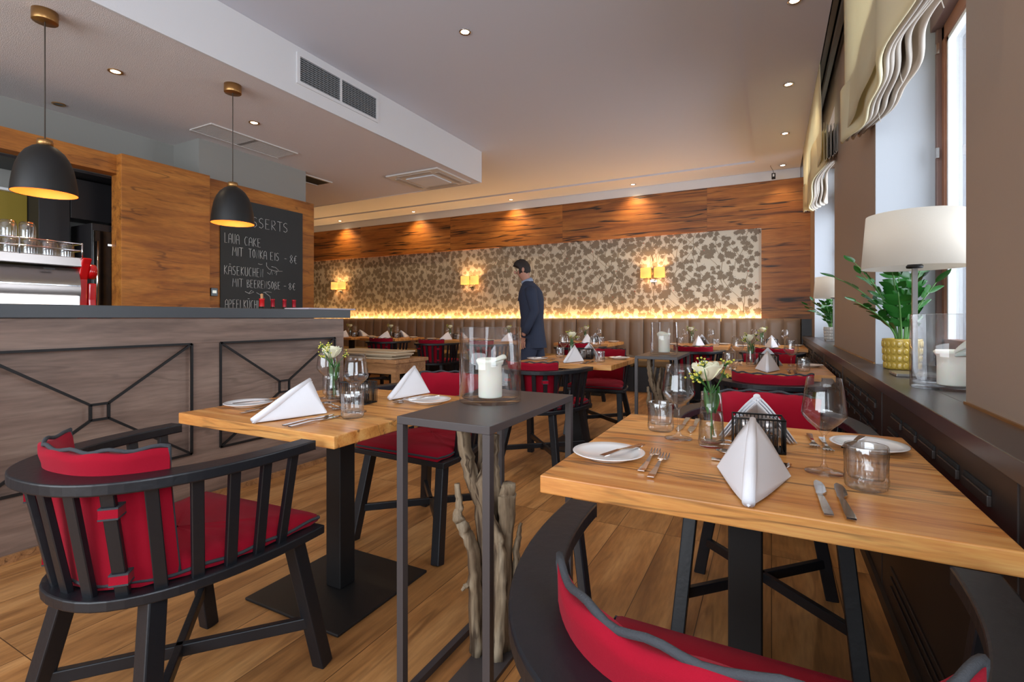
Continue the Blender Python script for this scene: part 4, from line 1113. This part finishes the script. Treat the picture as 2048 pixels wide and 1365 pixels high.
# ------------------------------------------------------------ metal consoles with driftwood and hurricane
def console(x0, y0, label):
    w_, d_, h, q = .307, .607, .82, .022
    t = empty('console_table', (x0 + w_ / 2, y0 + d_ / 2, 0)); tag(t, label, 'console table', 'metal console tables')
    a, b_ = w_ / 2, d_ / 2
    MB().box(-a, a, -b_, b_, h - q, h).build('top', M_brownmetal, t, bevel=.0015)
    for sx in (-1, 1):
        for sy in (-1, 1):
            xa = a - q if sx > 0 else -a; ya = b_ - q if sy > 0 else -b_
            MB().box(xa, xa + q, ya, ya + q, 0, h - q).build('leg', M_brownmetal, t)
    MB().box(-a, -a + q, -b_ + q, b_ - q, .0, q).box(a - q, a, -b_ + q, b_ - q, 0, q).box(-a + q, a - q, -b_, -b_ + q, 0, q).box(-a + q, a - q, b_ - q, b_, 0, q).build('floor_frame', M_brownmetal, t)
    MB().box(-.06, .06, -b_ + q, b_ - q, .0, .012).build('base_strip', M_brownmetal, t)
    return t
console(-.951, 1.11, 'dark metal console in the foreground between the two front tables')
console(-.905, 3.71, 'dark metal console in the middle row between the two tables')
def driftwood(cx, cy, label, seed):
    rr = random.Random(seed); t = empty('driftwood', (cx, cy, .0125)); tag(t, label, 'driftwood', 'driftwood sculptures under the consoles')
    br = [([(-.075, .0, 0), (-.080, 0, .18), (-.09, .01, .33), (-.125, .01, .40), (-.150, .0, .44), (-.140, 0, .48), (-.155, 0, .55)], [.030, .027, .026, .024, .019, .014, .011]),
          ([(-.03, .03, 0), (-.04, .03, .25), (-.05, .02, .47), (-.10, .02, .57), (-.125, .01, .66), (-.13, .0, .775)], [.026, .026, .030, .026, .023, .024]),
          ([(.0, -.03, 0), (.01, -.02, .2), (.012, -.01, .36), (-.03, -.01, .46), (-.06, .0, .55), (-.03, .01, .64), (-.02, .01, .70)], [.030, .034, .030, .022, .020, .012, .007]),
          ([(.035, .02, 0), (.03, .02, .2), (.035, .02, .38), (.045, .02, .50), (.050, .02, .545)], [.030, .030, .028, .034, .026]),
          ([(.02, .06, .0), (.015, .06, .3), (.0, .06, .5), (-.012, .055, .6), (.0, .05, .70)], [.020, .020, .020, .020, .017]),
          ([(.07, .04, 0), (.075, .04, .2), (.085, .03, .34), (.10, .03, .41)], [.02, .018, .013, .006]),
          ([(-.06, .06, 0), (-.055, .06, .3), (-.07, .06, .52), (-.06, .06, .70)], [.018, .017, .014, .010]),
          ([(-.09, 0, .23), (-.12, -.01, .22), (-.135, -.01, .205)], [.012, .008, .004])]
    F_ = Vector((.8866, .4625, 0)); G_ = Vector((-.4625, .8866, 0))
    for i, (pts, rad) in enumerate(br):
        P = []; Rr = []
        for k_ in range(len(pts) - 1):
            for q in range(6):
                f = q / 6; a = Vector(pts[k_]).lerp(Vector(pts[k_ + 1]), f); P.append(a); Rr.append(rad[k_] * (1 - f) + rad[k_ + 1] * f)
        P.append(Vector(pts[-1])); Rr.append(rad[-1])
        Q = []
        for k_, a in enumerate(P):
            j_ = Vector((rr.gauss(0, .002), rr.gauss(0, .002), 0)) if k_ else Vector()
            Q.append(tuple(F_ * a.x * .82 + G_ * a.y * .9 + Vector((0, 0, a.z)) + j_))
        ph = rr.uniform(0, 6)
        MB().tube(Q, Rr, 14, rf=lambda k, a: .82 + .13 * math.sin(3 * a + ph + k * .08) + .09 * math.sin(7 * a + ph * 2 - k * .05)).build('branch', M_drift, t)
    return t
driftwood(-.795, 1.41, 'weathered grey driftwood branches under the front console', 2)
driftwood(-.75, 4.01, 'weathered driftwood branches under the middle-row console', 5)
def hurricane(x, y, z, label, Rr=.104, H=.25):
    o = MB().lathe([(.0005, .0), (Rr - .004, .0), (Rr, .004), (Rr, H - .002), (Rr - .0035, H), (Rr - .0045, H - .002), (Rr - .005, .020), (Rr - .012, .014), (.0005, .013)], 56).build('hurricane_vase', M_glass)
    o.location = (x, y, z); tag(o, label, 'glass vase', 'large glass candle cylinders'); return o
def candle(x, y, z, r_, h, label, seed=1, curl_=0, rz=0):
    t = empty('pillar_candle', (x, y, z), rz); tag(t, label, 'candle', 'white pillar candles')
    rr = random.Random(seed)
    def rf(a, k): return 1 + (.06 * math.sin(2 * a + seed) + .05 * math.sin(5 * a) if 4 <= k <= 8 else 0)
    MB().lathe([(.0005, 0), (r_ * .98, 0), (r_, .004), (r_, h * .6), (r_ * .99, h * .86), (r_ * 1.12, h * .93), (r_ * 1.18, h * .99), (r_ * 1.04, h * 1.04), (r_ * .9, h * .98), (r_ * .8, h * .90), (.0005, h * .88)], 36, rfun=rf).build('wax_body', M_wax, t)
    if curl_:
        rows = []
        n = 16
        for k_ in range(n + 1):
            f = k_ / n; a = -.6 + 2.2 * f; rows.append([(r_ * 1.02 * math.cos(a), r_ * 1.02 * math.sin(a), h * .85), (r_ * 1.05 * math.cos(a), r_ * 1.05 * math.sin(a), h * (1.0 + .25 * curl_ * math.sin(f * 3.14))), (r_ * (1.05 + .35 * curl_ * math.sin(f * 3.14)) * math.cos(a), r_ * (1.05 + .35 * curl_ * math.sin(f * 3.14)) * math.sin(a), h * (1.0 + .30 * curl_ * math.sin(f * 3.14))), (r_ * (1.05 + .7 * curl_ * math.sin(f * 3.14)) * math.cos(a), r_ * (1.05 + .7 * curl_ * math.sin(f * 3.14)) * math.sin(a), h * (.92 + .22 * curl_ * math.sin(f * 3.14)))])
        MB().grid(rows).build('melted_rim', M_wax, t, solid=.008, sub=1)
    MB().tube([(0, 0, h * .87), (.002, 0, h * .94)], .0015, 5).build('wick', M_wick, t)
    return t
hurricane(-.842, 1.455, .8205, 'large clear glass cylinder on the front console')
candle(-.842, 1.455, .835, .040, .125, 'white pillar candle with melted rim on the front console', 2, .5, R(-20))
hurricane(-.745, 4.0, .8205, 'large clear glass cylinder on the middle-row console')
candle(-.745, 4.0, .835, .043, .145, 'white pillar candle on the middle-row console', 5, .35, R(100))
hurricane(.535, 2.215, .8575, 'large clear glass cylinder on the windowsill, cut off by the pier', .100, .258)
candle(.553, 2.205, .872, .046, .115, 'low white candle with a drooping curl of wax on the windowsill', 4, 1.7, R(-70))

# ------------------------------------------------------------ windowsill lamps and plants
def table_lamp(x, y, label, s_=1):
    t = empty('table_lamp', (x, y, .8575)); tag(t, label, 'table lamp', 'table lamps on the windowsill')
    MB().box(-.075, .075, -.075, .075, 0, .012).build('base', M_lampmetal, t, bevel=.002)
    MB().box(-.009, .009, -.009, .009, .012, .46).build('stem', M_lampmetal, t)
    MB().lathe([(.0005, .452), (.028, .454), (.030, .462), (.020, .475), (.0005, .478)], 20).build('socket', M_blackmetal, t)
    MB().lathe([(.185, .455), (.168, .68)], 56).build('lamp_shade', M_shade, t, solid=.002)
    MB().tube([(-.16, 0, .66), (0, 0, .60), (.16, 0, .66)], .002, 5).tube([(0, 0, .46), (0, 0, .60)], .003, 5).build('shade_carrier', M_lampmetal, t)
    return t
table_lamp(.535, 2.645, 'white drum shade lamp on the near windowsill in front of the plant')
table_lamp(.585, 6.25, 'white drum shade lamp on the far windowsill behind the pier')
def zz_plant(x, y, label, potm, seed, n=13, hmin=.22, hmax=.46, pr=.078, ph=.145, lean=(-.0, 0)):
    rr = random.Random(seed); t = empty('potted_plant', (x, y, .8575)); tag(t, label, 'plant', 'zz plants on the windowsill')
    def rf(a, k): return 1
    m = MB().lathe([(.0005, 0), (pr * .86, 0), (pr * .9, .004), (pr, ph * .95), (pr, ph), (pr - .006, ph), (pr - .008, ph - .02), (.0005, ph - .02)], 40)
    for row_ in range(4):
        for c_ in range(20):
            a = 6.283 * c_ / 20; rr_ = pr * (.9 + .1 * (row_ + .5) / 4) + .0005; zc = ph * (.12 + .235 * row_)
            M_ = Matrix.Rotation(a, 4, 'Z') @ Matrix.Translation((rr_, 0, zc)) @ Matrix.Rotation(R(90), 4, 'Y')
            m.lathe([(.0115, -.001), (.0105, .0022), (.006, .003), (.0003, .003)], 8, M=M_ @ Matrix.Diagonal((1.42, .92, 1, 1)))
    m.build('plant_pot', potm, t)
    MB().lathe([(.0005, ph - .015), (pr - .007, ph - .016)], 24).build('soil', M_soil, t)
    for i in range(n):
        a = 6.283 * i / n + rr.uniform(-.25, .25); H = rr.uniform(hmin, hmax); sp = rr.uniform(.07, .26)
        dx, dy = math.cos(a), math.sin(a)
        if dx > 0: sp *= .6
        P = []
        for k_ in range(13):
            f = k_ / 12; P.append(Vector((dx * (.02 + sp * f ** 1.7), dy * (.02 + sp * f ** 1.7), ph - .03 + H * (f - .9 * f * f * sp))))
        m = MB(); m.tube(P, [.006 * (1 - .7 * k_ / 12) for k_ in range(13)], 6, m=1)
        for k_ in (4, 6, 7, 9, 10, 12):
            f = k_ / 12; p_ = P[k_]; tg = (P[min(k_ + 1, 12)] - P[k_ - 1]).normalized()
            side = tg.cross(Vector((dx, dy, .2))).normalized()
            for s_ in ((-1, 1) if k_ < 12 else (0,)):
                dirv = (side * s_ * 1.0 + tg * .75 + Vector((rr.uniform(-.2, .2), rr.uniform(-.2, .2), rr.uniform(-.1, .3)))).normalized()
                Ln = rr.uniform(.060, .088); nrm = dirv.cross(tg).normalized() if s_ else side; wv = dirv.cross(nrm).normalized() if s_ else Vector((dx, dy, 0))
                rows = []
                for u in range(6):
                    g = u / 5; w_ = .0185 * math.sin(math.pi * (.03 + .94 * g ** .85)); q = p_ + dirv * Ln * g - Vector((0, 0, .010 * g * g))
                    rows.append([tuple(q - wv * w_), tuple(q - nrm * .002), tuple(q + wv * w_)])
                m.grid(rows, 0)
        m.build('leaf_stalk', [M_zz, M_stemg], t)
    return t
zz_plant(.555, 2.98, 'bushy green plant in a mustard yellow pot on the near windowsill', M_potY, 6, 14, .22, .52)
zz_plant(.60, 6.62, 'green plant in a white pot on the far windowsill', M_potW, 9, 12, .22, .42)
t = empty('cable_switch', (.545, 2.50, .858)); tag(t, 'flat dark cable box on the windowsill beside the glass cylinder', 'switch'); MB().box(-.03, .03, -.045, .045, 0, .015).build('housing', M_sill, t, bevel=.003)

# ------------------------------------------------------------ the person
def skin(name, joints, edges, m, parent=None, sub=2, root=0):
    me = D.meshes.new(name); me.from_pydata([j[0] for j in joints], edges, []); me.materials.append(m)
    o = D.objects.new(name, me); C.objects.link(o)
    if parent: o.parent = parent
    q = o.modifiers.new('sk', 'SKIN'); q.use_smooth_shade = True
    for i, j in enumerate(joints):
        r_ = j[1]; v = me.skin_vertices[0].data[i]; v.radius = r_ if isinstance(r_, tuple) else (r_, r_); v.use_root = (i == root)
    q = o.modifiers.new('ss', 'SUBSURF'); q.levels = sub; q.render_levels = sub
    return o
# local frame: walks towards -x (to the left), right hand side = +y (away from the camera)
per = empty('person', (-2.46, 5.2, 0), R(25)); tag(per, 'person in a navy suit walking left past the tables, head bowed', 'person')
body_j = [((0, 0, .95), .10), ((.01, 0, 1.10), .10), ((.005, 0, 1.28), (.115, .10)), ((-.01, 0, 1.42), (.10, .09)), ((-.035, 0, 1.50), .056), ((-.065, 0, 1.56), .052),
          ((-.095, 0, 1.62), (.082, .074)), ((-.11, 0, 1.68), (.084, .074)),
          ((-.01, -.16, 1.42), .045), ((.03, -.215, 1.18), .036), ((-.07, -.21, .96), .030), ((-.09, -.20, .90), .026),
          ((-.01, .16, 1.42), .045), ((.05, .21, 1.18), .036), ((.0, .21, .95), .030), ((-.015, .205, .89), .026),
          ((-.01, -.085, .88), .07), ((-.10, -.09, .50), .05), ((-.16, -.09, .12), .038), ((-.26, -.09, .05), .032),
          ((.03, .085, .88), .07), ((.10, .09, .50), .05), ((.26, .09, .16), .038), ((.20, .09, .05), .032)]
body_e = [(0, 1), (1, 2), (2, 3), (3, 4), (4, 5), (5, 6), (6, 7), (3, 8), (8, 9), (9, 10), (10, 11), (3, 12), (12, 13), (13, 14), (14, 15), (0, 16), (16, 17), (17, 18), (18, 19), (0, 20), (20, 21), (21, 22), (22, 23)]
skin('body', body_j, body_e, M_skin, per)
rings = [(.765, .030, .150, .185), (.80, .028, .148, .182), (.90, .018, .142, .176), (1.0, .010, .136, .166), (1.10, .008, .132, .160), (1.22, .004, .140, .178), (1.32, -.002, .146, .198), (1.40, -.008, .136, .212), (1.45, -.016, .112, .200), (1.485, -.026, .086, .150), (1.515, -.036, .066, .085), (1.53, -.042, .060, .066)]
rows = [[(cx_ + a_ * math.cos(6.2832 * q / 28), b_ * math.copysign(abs(math.sin(6.2832 * q / 28)) ** .9, math.sin(6.2832 * q / 28)), z_) for q in range(28)] for z_, cx_, a_, b_ in rings]
jm = MB().grid(rows, closed=True)
for s_, el, wr_ in ((-1, (.035, -.232, 1.18), (-.075, -.215, .935)), (1, (.045, .232, 1.18), (.0, .215, .925))):
    sh = Vector((-.012, s_ * .165, 1.425)); e_ = Vector(el); w_ = Vector(wr_)
    pts = [sh, sh.lerp(e_, .22) + Vector((0, s_ * .018, 0)), sh.lerp(e_, .6), e_, e_.lerp(w_, .35), e_.lerp(w_, .7), w_]
    jm.tube(pts, [.066, .068, .060, .054, .050, .045, .042], 16)
jo = jm.build('suit_jacket', M_suit, per)
MB().tube([(-.150, -.03, 1.30), (-.135, -.05, 1.40), (-.09, -.055, 1.49)], .009, 6).build('lapel', M_suit, jo)
tm = MB().grid([[(cx_ + a_ * math.cos(6.2832 * q / 24), b_ * math.sin(6.2832 * q / 24), z_) for q in range(24)] for z_, cx_, a_, b_ in [(1.0, .01, .12, .15), (.90, .01, .13, .165), (.80, .008, .135, .17), (.74, .006, .12, .16)]], closed=True)
tm.tube([(0, -.08, .86), (-.03, -.085, .74), (-.10, -.09, .50), (-.15, -.09, .28), (-.175, -.09, .09)], [.09, .098, .082, .068, .070], 16)
tm.tube([(.02, .08, .86), (.05, .085, .74), (.10, .09, .50), (.18, .09, .30), (.245, .09, .14)], [.09, .098, .082, .068, .070], 16)
tm.build('trousers', M_suit, per)
MB().lathe([(.070, 0), (.066, .02), (.060, .045), (.064, .046), (.074, .006)], 20, M=T(-.040, 0, 1.505, 0, 0, R(-22))).build('shirt_collar', M_shirt, per)
hd = MB()
hd.lathe([(.0005, .125), (.04, .118), (.072, .09), (.088, .045), (.090, .0), (.082, -.03), (.070, -.055), (.060, -.07)], 24, M=T(-.100, 0, 1.665, 0, 0, R(-32)) @ Matrix.Diagonal((1.08, .92, 1, 1)))
for v_i in range(len(hd.v)):
    x, y, z = hd.v[v_i]
    if x < -.145 and z < 1.70: hd.v[v_i] = (-.143 + (x + .145) * .1, y, max(z, 1.675))
hd.build('hair', M_hair, per)
fc = MB()
fc.lathe([(.0005, -.012), (.010, -.008), (.012, .004), (.0005, .018)], 8, M=T(-.186, 0, 1.628, 0, 0, R(-36)) @ Matrix.Diagonal((1.4, .8, 1.6, 1)))
fc.build('nose', M_skin, per)
for s_ in (-1, 1):
    MB().lathe([(.0005, -.006), (.006, 0), (.0005, .006)], 8, M=T(-.174, s_ * .030, 1.655)).build('eye', M_hair, per)
    MB().lathe([(.0005, -.028), (.014, -.012), (.017, .008), (.010, .026), (.0005, .030)], 10, M=T(-.095, s_ * .080, 1.652) @ Matrix.Diagonal((1, .4, 1, 1))).build('ear', M_skin, per)
MB().tube([(-.166, -.020, 1.590), (-.172, 0, 1.588), (-.166, .020, 1.590)], .004, 6).build('mouth', mat('lips', srgb(150, 90, 82), .5), per)
for s_, (hx, hy, hz) in ((-1, (-.09, -.20, .90)), (1, (-.015, .205, .89))):
    hj = [((hx, hy, hz + .01), (.024, .032)), ((hx - .008, hy, hz - .04), (.018, .036))]; he = [(0, 1)]
    for q in range(4):
        fx = -.030 + q * .019; ln = [.034, .040, .038, .030][q]; k_ = len(hj)
        hj += [((hx - .01 + fx, hy, hz - .075), .0095), ((hx - .014 + fx, hy - s_ * .004, hz - .075 - ln), .0085), ((hx - .008 + fx, hy - s_ * .014, hz - .085 - ln * 1.6), .0075)]; he += [(1, k_), (k_, k_ + 1), (k_ + 1, k_ + 2)]
    k_ = len(hj); hj += [((hx - .045, hy, hz - .03), .010), ((hx - .060, hy - s_ * .008, hz - .065), .009)]; he += [(0, k_), (k_, k_ + 1)]
    skin('hand', hj, he, M_skin, per, 1)
for x, y, z, a in ((-.20, -.09, .0, 0), (.20, .09, .06, R(35))):
    M_ = T(x, y, z, 0, 0, a)
    MB().grid([[(M_ @ Vector((px + .0, py * w_, pz)))[:] for py in (-.045, -.03, 0, .03, .045)] for px, w_, pz in ((.13, .6, .0), (.13, .75, .06), (.09, .8, .10), (.0, .9, .085), (-.09, 1.0, .05), (-.14, .7, .03), (-.15, .6, .0), (0, 1.0, .0), (.13, .6, .0))]).build('shoe', M_shoe, per)
